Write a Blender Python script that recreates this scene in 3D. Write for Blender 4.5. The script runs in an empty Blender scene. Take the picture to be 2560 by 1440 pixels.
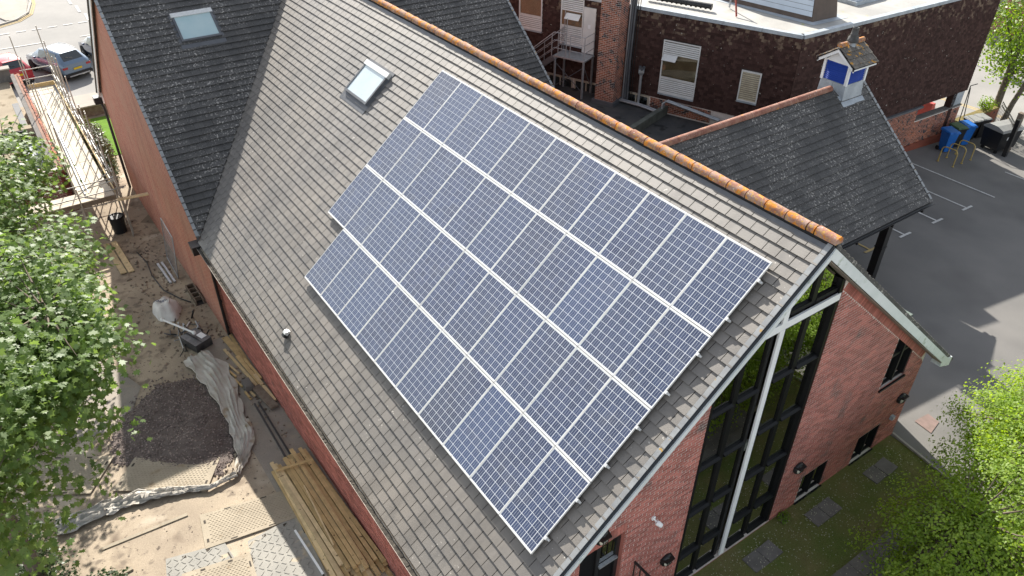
import bpy, math, random
import numpy as np
from mathutils import Matrix, Vector
random.seed(7); rng = np.random.default_rng(7)
sc = bpy.context.scene
COL = sc.collection

# ---------------------------------------------------------------- camera, light, exposure
CAM = Vector((5.945, -10.631, 15.319))
F_PX = 1911.46
yaw, pit, rol = math.radians(145.0005), math.radians(36.0378), math.radians(0.4426)
fw = Vector((math.cos(pit)*math.cos(yaw), math.cos(pit)*math.sin(yaw), -math.sin(pit)))
r0 = Vector((math.sin(yaw), -math.cos(yaw), 0)); u0 = r0.cross(fw)
rt = r0*math.cos(rol) + u0*math.sin(rol); up = -r0*math.sin(rol) + u0*math.cos(rol)
cd = bpy.data.cameras.new('camera'); cam = bpy.data.objects.new('camera', cd); COL.objects.link(cam)
cd.sensor_width = 36.0; cd.lens = F_PX/2560*36; cd.clip_start = 0.1; cd.clip_end = 2000
cam.matrix_world = Matrix(((rt.x, up.x, -fw.x, CAM.x), (rt.y, up.y, -fw.y, CAM.y), (rt.z, up.z, -fw.z, CAM.z), (0, 0, 0, 1)))
sc.camera = cam

SUN = Vector((-0.785, 0.254, 0.565)).normalized()
w = bpy.data.worlds.new('World'); sc.world = w; w.use_nodes = True
nt = w.node_tree; nt.nodes.clear()
sky = nt.nodes.new('ShaderNodeTexSky'); sky.sky_type = 'NISHITA'; sky.sun_disc = False
sky.sun_elevation = math.asin(SUN.z); sky.sun_rotation = math.atan2(SUN.x, SUN.y)
sky.air_density = 1.0; sky.dust_density = 0.9; sky.ozone_density = 0.0
bg = nt.nodes.new('ShaderNodeBackground'); bg.inputs[1].default_value = 0.128
wo = nt.nodes.new('ShaderNodeOutputWorld')
hs_ = nt.nodes.new('ShaderNodeHueSaturation'); hs_.inputs['Saturation'].default_value = .42; nt.links.new(sky.outputs[0], hs_.inputs['Color']); nt.links.new(hs_.outputs[0], bg.inputs[0]); nt.links.new(bg.outputs[0], wo.inputs[0])
sl = bpy.data.lights.new('sun', 'SUN'); sl.energy = 5.0; sl.angle = math.radians(0.53); sl.color = (1.0, 0.95, 0.87)
so = bpy.data.objects.new('sun', sl); COL.objects.link(so)
so.rotation_mode = 'QUATERNION'; so.rotation_quaternion = SUN.to_track_quat('Z', 'Y'); so.location = (-30, 12, 30)
vs = sc.view_settings; vs.view_transform = 'Standard'; vs.look = 'None'; vs.exposure = 1.02; vs.gamma = 1.0; vs.use_curve_mapping = False

def px(P):
    d = Vector(P) - CAM; z = d.dot(fw)
    if z < .1: return (-9e9, -9e9)
    return (1280 + F_PX*d.dot(rt)/z, 720 - F_PX*d.dot(up)/z)
def inview(P, m=20):
    x, y = px(P); return -m < x < 2560+m and -m < y < 1440+m

# ---------------------------------------------------------------- object helpers
WM = {}
I4 = Matrix.Identity(4)
def T(x, y=None, z=None):
    return Matrix.Translation(Vector(x) if y is None else Vector((x, y, z)))
def RZ(a): return Matrix.Rotation(a, 4, 'Z')
def frame(O, U, V, N):
    U, V, N, O = Vector(U), Vector(V), Vector(N), Vector(O)
    return Matrix(((U.x, V.x, N.x, O.x), (U.y, V.y, N.y, O.y), (U.z, V.z, N.z, O.z), (0, 0, 0, 1)))
def props(o, label=None, cat=None, group=None, kind=None):
    if label: o['label'] = label
    if cat: o['category'] = cat
    if group: o['group'] = group
    if kind: o['kind'] = kind
    return o
def thing(name, label, cat, M=(0, 0, 0), group=None):
    o = bpy.data.objects.new(name, None); COL.objects.link(o)
    o.empty_display_size = .1
    m = M if isinstance(M, Matrix) else T(M)
    o.matrix_basis = m; WM[o] = m
    return props(o, label, cat, group)
def put(name, me, mat=None, parent=None, M=None, label=None, cat=None, group=None, kind=None):
    if isinstance(me, MB): me = me.mesh(name, mat)
    o = bpy.data.objects.new(name, me); COL.objects.link(o)
    m = M if M is not None else I4
    o.matrix_basis = m; WM[o] = m
    if parent is not None:
        o.parent = parent; o.matrix_parent_inverse = WM[parent].inverted()
    return props(o, label, cat, group, kind)
def dup(root, M, label=None, group=None):
    def cp(o, par, dM):
        c = o.copy(); COL.objects.link(c); WM[c] = dM @ WM[o]
        if par is None: c.matrix_basis = WM[c]
        else: c.parent = par
        for ch in KIDS.get(o, []): cp(ch, c, dM)
        return c
    KIDS = {}
    for o in list(WM):
        if o.parent: KIDS.setdefault(o.parent, []).append(o)
    c = cp(root, None, M @ WM[root].inverted())
    if label: c['label'] = label
    if group: c['group'] = group
    return c

class MB:
    def __init__(s): s.v = []; s.f = []; s.sm = []
    def add(s, vs, fs, M=None, smooth=False):
        b = len(s.v)
        if M is not None: vs = [M @ Vector(p) for p in vs]
        s.v += [tuple(p) for p in vs]; s.f += [tuple(b+i for i in f) for f in fs]; s.sm += [smooth]*len(fs)
        return s
    BF = [(0, 3, 2, 1), (4, 5, 6, 7), (0, 1, 5, 4), (1, 2, 6, 5), (2, 3, 7, 6), (3, 0, 4, 7)]
    def box(s, c, d, M=None):
        x, y, z = c; a, b, h = d[0]/2, d[1]/2, d[2]/2
        return s.add([(x-a, y-b, z-h), (x+a, y-b, z-h), (x+a, y+b, z-h), (x-a, y+b, z-h), (x-a, y-b, z+h), (x+a, y-b, z+h), (x+a, y+b, z+h), (x-a, y+b, z+h)], MB.BF, M)
    def b2(s, p, q, M=None):
        return s.box([(p[i]+q[i])/2 for i in range(3)], [abs(q[i]-p[i]) for i in range(3)], M)
    def beam(s, p, q, w, h, upv=(0, 0, 1)):
        p, q = Vector(p), Vector(q); d = (q-p); L = d.length; d.normalize()
        n = Vector(upv); n = (n - d*n.dot(d))
        if n.length < 1e-4: n = Vector((1, 0, 0)) - d*d.x
        n.normalize(); b = n.cross(d)
        return s.box((0, 0, 0), (L, w, h), frame((p+q)/2, d, b, n))
    def tube(s, pts, r, n=8, caps=True):
        pts = [Vector(p) for p in pts]; rs = r if isinstance(r, (list, tuple)) else [r]*len(pts)
        ring = []; prev = None
        for i, p in enumerate(pts):
            d = (pts[min(i+1, len(pts)-1)] - pts[max(i-1, 0)]).normalized()
            if prev is None:
                a = Vector((0, 0, 1)) if abs(d.z) < .9 else Vector((1, 0, 0))
                x = (a - d*a.dot(d)).normalized()
            else: x = (prev - d*prev.dot(d)).normalized()
            prev = x; y = d.cross(x)
            ring.append([p + (x*math.cos(t)+y*math.sin(t))*rs[i] for t in [2*math.pi*k/n for k in range(n)]])
        vs = [q for R in ring for q in R]; fs = []
        for i in range(len(pts)-1):
            for k in range(n):
                a = i*n+k; b = i*n+(k+1) % n; fs.append((a, b, b+n, a+n))
        s.add(vs, fs, None, True)
        if caps:
            s.add(ring[0], [tuple(range(n-1, -1, -1))]); s.add(ring[-1], [tuple(range(n))])
        return s
    def prism(s, poly, vec, M=None):
        n = len(poly); vec = Vector(vec); P = [Vector(p) for p in poly]
        nn = Vector((0, 0, 0))
        for i in range(n): nn += P[i].cross(P[(i+1) % n])
        if nn.dot(vec) < 0: P.reverse()
        vs = P + [p+vec for p in P]
        fs = [tuple(range(n-1, -1, -1)), tuple(range(n, 2*n))] + [(i, (i+1) % n, n+(i+1) % n, n+i) for i in range(n)]
        return s.add(vs, fs, M)
    def lathe(s, prof, c, n=16, axis=None, smooth=True):
        vs = []; fs = []
        for (r, z) in prof:
            for k in range(n):
                t = 2*math.pi*k/n; vs.append((r*math.cos(t), r*math.sin(t), z))
        for i in range(len(prof)-1):
            for k in range(n):
                a = i*n+k; b = i*n+(k+1) % n; fs.append((a, b, b+n, a+n))
        M = T(c) if axis is None else T(c) @ Vector((0, 0, 1)).rotation_difference(Vector(axis)).to_matrix().to_4x4()
        s.add(vs, fs, M, smooth)
        s.add(vs[:n], [tuple(range(n-1, -1, -1))], M); s.add(vs[-n:], [tuple(range(n))], M)
        return s
    def mesh(s, name, mat=None):
        me = bpy.data.meshes.new(name); me.from_pydata(s.v, [], s.f); me.update()
        if any(s.sm): me.polygons.foreach_set('use_smooth', s.sm)
        if mat is not None: me.materials.append(mat)
        return me

# ---------------------------------------------------------------- materials
class NT:
    def __init__(s, name):
        s.m = bpy.data.materials.new(name); s.m.use_nodes = True; s.t = s.m.node_tree; s.t.nodes.clear()
        s.out = s.n('ShaderNodeOutputMaterial'); s.geo = s.n('ShaderNodeNewGeometry'); s.pos = s.geo.outputs['Position']
    def n(s, t, **k):
        x = s.t.nodes.new(t)
        for a, b in k.items(): setattr(x, a, b)
        return x
    def l(s, a, b): s.t.links.new(a, b)
    def setv(s, sock, v):
        if hasattr(v, 'is_linked') or isinstance(v, bpy.types.NodeSocket): s.l(v, sock)
        else: sock.default_value = v
    def math(s, op, a, b=None, c=None):
        x = s.n('ShaderNodeMath', operation=op); s.setv(x.inputs[0], a)
        if b is not None: s.setv(x.inputs[1], b)
        if c is not None: s.setv(x.inputs[2], c)
        return x.outputs[0]
    def noise(s, scale, detail=3, rough=.55, vec=None, dist=0):
        x = s.n('ShaderNodeTexNoise'); x.inputs['Scale'].default_value = scale; x.inputs['Detail'].default_value = detail
        x.inputs['Roughness'].default_value = rough; x.inputs['Distortion'].default_value = dist
        s.l(vec or s.pos, x.inputs['Vector']); return x.outputs[0]
    def ramp(s, f, a, b, lo=0., hi=1.):
        x = s.n('ShaderNodeMapRange'); x.inputs[1].default_value = a; x.inputs[2].default_value = b
        x.inputs[3].default_value = lo; x.inputs[4].default_value = hi; s.l(f, x.inputs[0]); return x.outputs[0]
    def mix(s, f, a, b, mode='MIX'):
        x = s.n('ShaderNodeMix', data_type='RGBA', blend_type=mode); s.setv(x.inputs[0], f)
        s.setv(x.inputs[6], (*a, 1) if isinstance(a, tuple) else a); s.setv(x.inputs[7], (*b, 1) if isinstance(b, tuple) else b)
        return x.outputs[2]
    def rand(s):
        oi = s.n('ShaderNodeObjectInfo')
        a = s.math('ADD', oi.outputs['Random'], s.geo.outputs['Random Per Island'])
        return s.math('FRACT', s.math('MULTIPLY', a, 7.31))
    def scaled(s, v):   # scale position
        x = s.n('ShaderNodeVectorMath', operation='MULTIPLY'); s.l(s.pos, x.inputs[0]); x.inputs[1].default_value = v; return x.outputs[0]
    def sep(s, v=None):
        x = s.n('ShaderNodeSeparateXYZ'); s.l(v or s.pos, x.inputs[0]); return x.outputs
    def bsdf(s, col, rough=.8, spec=.3, metal=0, coat=0, bump=None, bstr=.3, bdist=.01, coatr=.05):
        b = s.n('ShaderNodeBsdfPrincipled'); s.setv(b.inputs['Base Color'], (*col, 1) if isinstance(col, tuple) else col)
        s.setv(b.inputs['Roughness'], rough); b.inputs['Specular IOR Level'].default_value = spec; b.inputs['Metallic'].default_value = metal
        b.inputs['Coat Weight'].default_value = coat; b.inputs['Coat Roughness'].default_value = coatr
        if bump is not None:
            x = s.n('ShaderNodeBump'); x.inputs['Strength'].default_value = bstr; x.inputs['Distance'].default_value = bdist
            s.l(bump, x.inputs['Height']); s.l(x.outputs[0], b.inputs['Normal'])
        s.l(b.outputs[0], s.out.inputs[0]); return b

def pm(name, c1, c2=None, scale=4., rough=.8, spec=.3, metal=0, island=0., bump=0., bscale=60., spots=(), coat=0, lo=.35, hi=.65, fine=.0, bdist=.01, streak=None):
    m = NT(name); col = (*c1, 1)
    if c2 is not None: col = m.mix(m.ramp(m.noise(scale, 5), lo, hi), c1, c2)
    if island:
        k = m.ramp(m.rand(), 0, 1, 1-island, 1+island)
        cc = m.n('ShaderNodeCombineColor'); [m.l(k, cc.inputs[i]) for i in range(3)]
        col = m.mix(1.0, col if not isinstance(col, tuple) else tuple(col[:3]), cc.outputs[0], 'MULTIPLY')
    if fine:
        k = m.ramp(m.noise(bscale*1.3, 3), .3, .7, 1-fine, 1+fine)
        cc = m.n('ShaderNodeCombineColor'); [m.l(k, cc.inputs[i]) for i in range(3)]
        col = m.mix(1.0, col if not isinstance(col, tuple) else tuple(col[:3]), cc.outputs[0], 'MULTIPLY')
    if streak: col = m.mix(m.ramp(m.noise(1.0, 4, .6, m.scaled(streak[1])), streak[2], streak[2]+streak[3], 0, streak[4]), col if not isinstance(col, tuple) else tuple(col[:3]), streak[0])
    for sp in spots:   # (colour, scale, thresh, soft, clusterscale, clusterthresh)
        f = m.ramp(m.noise(sp[1], 2), sp[2], sp[2]+sp[3])
        if len(sp) > 4: f = m.math('MULTIPLY', f, m.ramp(m.noise(sp[4], 2), sp[5], sp[5]+.12))
        col = m.mix(f, col if not isinstance(col, tuple) else tuple(col[:3]), sp[0])
    if isinstance(col, tuple): col = tuple(col[:3])
    m.bsdf(col, rough, spec, metal, coat, m.noise(bscale, 4) if bump else None, bump, bdist)
    return m.m

M_tile = pm('hall_roof_tile', (.190, .168, .143), (.148, .136, .122), .55, .58, .8, island=.11, streak=((.085, .075, .065), (2.6, .5, .5), .50, .22, .55), bump=.25, bscale=45, fine=.06,
            spots=[((.46, .43, .38), 15, .68, .035, .6, .5), ((.10, .092, .084), 2.2, .60, .2)])
M_dtile = pm('dark_roof_tile', (.072, .070, .068), (.100, .095, .090), .8, .75, .35, island=.09, bump=.3, bscale=45, fine=.1,
             spots=[((.36, .34, .31), 15, .60, .03, .8, .42), ((.32, .31, .29), 32, .65, .04, 1.3, .38)])
M_under = pm('roof_underlay', (.02, .02, .022), None, rough=.9)
M_ridge = pm('terracotta_ridge', (.30, .14, .095), (.38, .26, .21), 6, .85, .25, island=.14, bump=.5, bscale=30, fine=.15,
             spots=[((.56, .21, .035), 6.5, .525, .07), ((.50, .30, .08), 23, .58, .05), ((.62, .58, .52), 26, .68, .03)])
M_ridge2 = pm('weathered_red_ridge', (.25, .11, .08), (.34, .19, .14), 5, .85, .25, island=.12, bump=.4, bscale=30, fine=.15,
              spots=[((.5, .23, .07), 4.5, .66, .05), ((.5, .46, .42), 24, .66, .04)])
M_brick = pm('red_brick', (.45, .165, .130), (.36, .135, .110), 1.2, .85, .25, island=.28, bump=.35, bscale=70, fine=.12, spots=[((.16, .11, .10), 1.6, .60, .15)])
M_mortar = pm('mortar', (.72, .64, .58), (.60, .53, .48), 3, .95, .1, bump=.4, bscale=120)
M_brick2 = pm('chimney_brick', (.36, .13, .07), (.25, .10, .07), 1.5, .85, .25, island=.35, bump=.35, bscale=70, fine=.15, spots=[((.035, .03, .035), 4.6, .585, .03)])
M_white = pm('white_paint', (.86, .87, .87), (.80, .81, .81), 3, .45, .4)
M_barge = pm('bargeboard_paint', (.74, .77, .77), (.64, .68, .67), 2, .5, .4, spots=[((.30, .36, .27), 6, .57, .2, .45, .5)])
M_black = pm('black_metal', (.012, .012, .013), (.02, .02, .021), 3, .4, .5)
M_frame = pm('black_window_frame', (.009, .009, .010), None, rough=.45, spec=.2)
M_lead = pm('lead_sheet', (.30, .335, .37), (.42, .46, .49), 2.5, .5, .5, bump=.15, bscale=12, fine=.08)
M_dlead = pm('dark_flashing', (.085, .09, .10), (.12, .125, .135), 3, .5, .5)
M_alu = pm('aluminium', (.72, .72, .70), (.62, .62, .60), 14, .38, .5, metal=.35)
M_galv = pm('galvanised_steel', (.36, .38, .40), (.46, .48, .50), 8, .45, .5, metal=.6)
M_scaf = pm('scaffold_tube', (.33, .31, .28), (.44, .42, .39), 5, .5, .4, metal=.5)
M_gutter = pm('gutter_cream', (.52, .47, .40), (.36, .32, .27), 2.5, .6, .3)
M_debris = pm('gutter_debris', (.045, .04, .035), (.10, .09, .075), 12, .95, .1, bump=.8, bscale=40)
def hung_mat():
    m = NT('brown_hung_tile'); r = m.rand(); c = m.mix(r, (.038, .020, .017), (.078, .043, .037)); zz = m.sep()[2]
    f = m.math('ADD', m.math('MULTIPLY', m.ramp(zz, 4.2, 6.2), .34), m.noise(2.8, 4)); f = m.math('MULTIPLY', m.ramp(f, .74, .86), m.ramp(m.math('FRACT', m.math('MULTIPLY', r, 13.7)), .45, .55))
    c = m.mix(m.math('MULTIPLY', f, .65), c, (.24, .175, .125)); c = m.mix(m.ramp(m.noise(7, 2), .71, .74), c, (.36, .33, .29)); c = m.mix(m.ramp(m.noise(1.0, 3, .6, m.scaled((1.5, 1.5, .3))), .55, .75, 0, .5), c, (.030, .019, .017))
    m.bsdf(c, .85, .15, 0, 0, m.noise(60, 4), .3); return m.m
M_btile = hung_mat()
M_flat = pm('bitumen_flat_roof', (.055, .056, .058), (.085, .083, .08), 1.1, .9, .2, bump=.3, bscale=40, spots=[((.03, .03, .03), 1.6, .6, .1)])
M_wroof = pm('pale_flat_roof', (.41, .395, .36), (.29, .28, .26), .6, .6, .4, spots=[((.30, .29, .25), 1.1, .6, .15), ((.34, .34, .16), 2.2, .7, .05)])
# ---------------------------------------------------------------- ground
def lerp(a, b, t): return a+(b-a)*t
def clip(v, a, b): return max(a, min(b, v))
def gz(x, y):
    a = -0.05 + 0.08*clip(x, -27, 0); b = -0.05*clip(y-6, 0, 26)
    k = clip((-30-x)/4, 0, 1); y0 = lerp(-6.5, 8, k); ww = lerp(12.5, 25, k)
    t = clip((y-y0)/ww, 0, 1); return (1-t)*a + t*b
def sheet(name, x0, x1, y0, y1, dz, mat, step=1.0, inside=None, kind='structure', parent=None):
    nx = max(1, int(round((x1-x0)/step))); ny = max(1, int(round((y1-y0)/step)))
    xs = [x0+(x1-x0)*i/nx for i in range(nx+1)]; ys = [y0+(y1-y0)*j/ny for j in range(ny+1)]
    m = MB(); vs = [(x, y, gz(x, y)+dz) for y in ys for x in xs]; fs = []
    for j in range(ny):
        for i in range(nx):
            if inside and not inside((xs[i]+xs[i+1])/2, (ys[j]+ys[j+1])/2): continue
            a = j*(nx+1)+i; fs.append((a, a+1, a+nx+2, a+nx+1))
    m.add(vs, fs); return put(name, m, mat, parent, kind=kind)
def polysheet(name, pts, dz, mat, kind='structure', parent=None, zf=gz, thick=0):
    m = MB(); P = [(x, y, zf(x, y)+dz) for x, y in pts]
    ar = sum(P[i][0]*P[(i+1) % len(P)][1]-P[(i+1) % len(P)][0]*P[i][1] for i in range(len(P)))
    if ar < 0: P.reverse()
    if thick: m.prism([(x, y, z-thick) for x, y, z in P], (0, 0, thick))
    else: m.add(P, [tuple(range(len(P)))])
    return put(name, m, mat, parent, kind=kind)

M_base = pm('bare_earth', (.20, .16, .115), (.27, .22, .16), .4, .95, .1)
M_sand = pm('sandy_yard', (.43, .355, .265), (.31, .255, .195), .6, .95, .1, bump=.5, bscale=25, fine=.12,
            spots=[((.19, .15, .115), 1.3, .57, .14), ((.50, .43, .34), .8, .60, .1), ((.13, .105, .085), 9, .66, .05), ((.22, .18, .14), 3.3, .6, .1)])
M_conc = pm('yard_concrete', (.33, .29, .245), (.26, .235, .205), 1.3, .9, .2, bump=.3, bscale=30, fine=.1, spots=[((.40, .33, .24), 1.1, .55, .2), ((.15, .13, .11), 5, .7, .06)])
M_asph = pm('asphalt', (.160, .154, .145), (.190, .181, .169), .5, .92, .2, bump=.35, bscale=120, fine=.14, spots=[((.115, .11, .105), .35, .5, .3), ((.20, .19, .18), 22, .70, .04)])
M_road = pm('road_asphalt', (.26, .25, .235), (.32, .305, .285), .25, .92, .2, fine=.06, bscale=40)
M_pave = pm('pavement', (.40, .36, .31), (.34, .31, .27), .8, .92, .2, fine=.06, bscale=30)
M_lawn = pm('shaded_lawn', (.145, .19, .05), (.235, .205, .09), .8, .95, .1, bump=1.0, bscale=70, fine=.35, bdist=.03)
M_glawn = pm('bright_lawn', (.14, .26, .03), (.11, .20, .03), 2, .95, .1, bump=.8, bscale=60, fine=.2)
M_slab = pm('paving_slab', (.19, .175, .16), (.145, .135, .125), 2.5, .92, .2, bump=.3, bscale=50, fine=.12, spots=[((.33, .31, .28), 14, .70, .05)])
M_line = pm('white_road_paint', (.66, .65, .62), (.45, .44, .42), 5, .8, .2)
M_yline = pm('yellow_road_paint', (.55, .40, .16), (.40, .31, .16), 5, .8, .2)
M_kerb = pm('kerb_stone', (.42, .39, .35), (.33, .31, .28), 3, .9, .2)

sheet('ground', -140, 120, -90, 140, -.06, M_base, 2.0)
sheet('yard', -44, 2.0, -40, -6.2, 0.0, M_sand, .5)
sheet('car_park', -30, 40, 6.05, 60, -.012, M_asph, 1.0)
sheet('lawn', 0.0, 30, -7, 6.05, .0, M_lawn, .25)
sheet('road', -120, -44, -60, 40, -.02, M_road, 2.0)
sheet('east_bounce_paving', 6.6, 60, -40, 6.0, .006, M_road, 2.0)  # unseen pale paving, added to bounce sunlight onto the gable
polysheet('road_north', [(-40, 29.9), (-40, 60), (25, 60), (25, 32.2), (-9, 31.6)], .006, M_road)
polysheet('pavement', [(-70, -9.0), (-63.6, -9.0), (-62.3, -8.6), (-62.1, -7.9), (-63, -7.2), (-66, -6.7), (-70, -6.4), (-80, -6.2), (-80, -60), (-63.6, -60), (-61.3, -14)], .07, M_pave, thick=.12)
# kerb of that pavement
kb = MB(); KP = [(-60.2, -20), (-60.9, -12), (-61.2, -9.6), (-62.1, -8.0), (-63.6, -7.0), (-66.5, -6.4), (-72, -6.0)]
for a, b in zip(KP[:-1], KP[1:]): kb.beam((*a, gz(*a)+.03), (*b, gz(*b)+.03), .14, .16)
put('kerb', kb, M_kerb, kind='structure')
def stripe(name, pts, wid, mat, dz=.012, label=None):
    m = MB()
    for a, b in zip(pts[:-1], pts[1:]):
        A = Vector((a[0], a[1], 0)); B = Vector((b[0], b[1], 0)); d = (B-A).normalized(); n = Vector((-d.y, d.x, 0))*wid/2
        q = [A-n, B-n, B+n, A+n]; m.add([(p.x, p.y, gz(p.x, p.y)+dz) for p in q], [(0, 1, 2, 3)])
    return put(name, m, mat, kind='structure')
for i in range(9):
    y = -9.4+i*1.02*1.0
    stripe('road_dash', [(-59.1+.02*i, y), (-59.1+.02*i, y+.62)], .16, M_line)
for i in range(3):
    stripe('road_dash', [(-59.2-2.6*i, -3.55-.15*i), (-61.2-2.6*i, -3.42-.2*i)], .18, M_line)
stripe('road_line', [(-55.7, -14), (-55.6, -7.0)], .13, M_line)
stripe('road_line', [(-55.6, -4.8), (-55.55, 3)], .13, M_line)
for o in (.25, .45):
    stripe('yellow_line', [(x+o*.9, y+o*.5) for x, y in KP], .09, M_yline)
# car park bays
def bay(y, x0, x1, tee=True, m=M_line):
    k = 1.0
    stripe('bay_line', [(x0, y), (x1, y)], .09, m, .008)
    if tee: stripe('bay_line', [(x1+.05, y-.38), (x1+.05, y+.38)], .1, m, .014)
for i, (yy, x1) in enumerate([(23.2, -5.98), (21.1, -6.12), (18.86, -6.15), (16.6, -6.18), (14.35, -6.2)]):
    bay(yy, -10.0 if i == 0 else -10.4, x1, i > 0, M_yline if i == 4 else M_line)
stripe('bay_line', [(-7.1, 26.3), (-3, 26.3)], .09, M_line, .008)
for o in (0, .22): stripe('yellow_line', [(-20, 32.4+o), (-9.5, 33.1+o), (0, 34.2+o), (10, 35.5+o)], .1, M_yline, .02)
polysheet('manhole_cover', [(.06, 7.14), (.1, 7.75), (.46, 7.7), (.58, 7.09)], .006, pm('manhole_brick', (.24, .17, .15), (.19, .14, .12), 6, .9))
kb = MB(); kb.beam((0.02, 6.13, 0.0), (4.0, 5.6, 0.0), .06, .12); put('lawn_edging', kb, M_kerb, kind='structure')
# paving slabs in the lawn (three pairs) and the path
for i, (cx, cy, rz, lab) in enumerate([(.57, .24, 0.02, 'square concrete paving slabs in the grass below the tall glazing'), (.58, 2.43, .02, 'square concrete paving slabs in the grass beside the near low window'), (.6, 4.72, .05, 'square concrete paving slabs in the grass nearest the car park')]):
    for s in (-1, 1):
        m = MB(); m.box((0, 0, 0), (.42, .45, .05)); side = 'left' if s < 0 else 'right'
        put('paving_slab', m, M_slab, None, T(cx, cy+s*.232, gz(cx, cy)+.012+.006*s) @ RZ(rz+.02*s), label=lab.replace('square concrete paving slabs', 'square concrete paving slab, %s of the pair' % side), cat='paving slab', group='slabs in the lawn')
pth = thing('garden_path', 'grey slab path at the lawn edge under the lime tree', 'path', (2.4, 2, 0))
for i in range(9):
    for j in range(3):
        m = MB(); m.box((0, 0, 0), (.44, .59, .05)); put('slab', m, M_slab, pth, T(2.02+j*.45, -1.6+i*.6, gz(2, 2)+.008+random.uniform(0, .006)) @ RZ(random.uniform(-.01, .01)))

# ---------------------------------------------------------------- tiled slopes
def clip_poly(P, a, b, c):   # keep a*u+b*v<=c
    out = []
    for i in range(len(P)):
        p, q = P[i], P[(i+1) % len(P)]; dp = a*p[0]+b*p[1]-c; dq = a*q[0]+b*q[1]-c
        if dp <= 0: out.append(p)
        if dp*dq < 0:
            t = dp/(dp-dq); out.append((p[0]+(q[0]-p[0])*t, p[1]+(q[1]-p[1])*t))
    return out
def tiles(parent, slopename, O, V, N, poly, tw, ex, mat, n_ind=300, skip=None, gap=.014, step=.037, thk=.015, du=0., label=None, rest=True, tname='roof_tile'):
    O, V, N = Vector(O), Vector(V).normalized(), Vector(N).normalized(); U = V.cross(N)
    F = frame(O, U, V, N)
    deck = MB(); deck.prism([(p[0], p[1], -.04) for p in poly], (0, 0, .036), F)
    slope = put(slopename, deck, M_under, parent, label=label)
    ar = sum(poly[i][0]*poly[(i+1) % len(poly)][1]-poly[(i+1) % len(poly)][0]*poly[i][1] for i in range(len(poly)))
    PP = poly if ar > 0 else poly[::-1]
    half = []
    for i in range(len(PP)):
        p, q = PP[i], PP[(i+1) % len(PP)]; half.append((q[1]-p[1], -(q[0]-p[0]), (q[1]-p[1])*p[0]-(q[0]-p[0])*p[1]))
    us = [p[0] for p in PP]; vmin = min(p[1] for p in PP); vmax = max(p[1] for p in PP)
    lap = .05; L = ex+lap
    def ntop(v): return .010 + step*(v/L)
    std = MB(); g = gap/2; q = [(-tw/2+g, 0), (tw/2-g, 0), (tw/2-g, L), (-tw/2+g, L)]
    def solid(m, P, off, Fm, j=0):
        n = len(P); vs = [(u, v, ntop(v-off)+j-thk) for u, v in P]+[(u, v, ntop(v-off)+j) for u, v in P]
        m.add(vs, [tuple(range(n-1, -1, -1)), tuple(range(n, 2*n))]+[(i, (i+1) % n, n+(i+1) % n, n+i) for i in range(n)], Fm)
    solid(std, q, 0, None); me = std.mesh(tname, mat)
    full = []; part = MB(); k = 0; v = vmin
    while v < vmax-.02:
        tail = min(v+ex, vmax+.0); off = tail-L
        u = math.floor((min(us)-du)/tw)*tw + du + (tw/2 if k % 2 else 0) - tw
        while u < max(us)+tw:
            P = [(u+g, max(off, vmin-.0)), (u+tw-g, max(off, vmin-.0)), (u+tw-g, tail), (u+g, tail)]
            Q = P
            for h in half:
                Q = clip_poly(Q, *h)
                if len(Q) < 3: break
            if len(Q) >= 3:
                A = abs(sum(Q[i][0]*Q[(i+1) % len(Q)][1]-Q[(i+1) % len(Q)][0]*Q[i][1] for i in range(len(Q))))/2
                j = random.uniform(-.002, .002); c = F @ Vector((u+tw/2, off+L/2, 0))
                if A > .97*(tw-gap)*L and off >= vmin-1e-6 or (A > .97*(tw-gap)*L): full.append((u+tw/2, off, j, c))
                elif A > .002: solid(part, Q, off, F, j)
            u += tw
        v += ex; k += 1
    cand = [t for t in full if inview(t[3], -10) and not (skip and skip(t[0], t[1]+L/2))]
    cand.sort(key=lambda t: (t[3]-CAM).length); ind = set(id(t) for t in cand[:n_ind])
    for t in full:
        jr = random.uniform(-.004, .004)*(6 if random.random() < .015 else 1)
        if id(t) in ind: put(tname, me, None, slope, F @ T(t[0], t[1], t[2]) @ RZ(jr))
        else: solid(part, [(a+t[0], b+t[1]) for a, b in q], t[1], F, t[2])
    if part.v: put('remaining_tiles', part, mat, slope, kind='stuff')
    return slope, F

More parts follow.
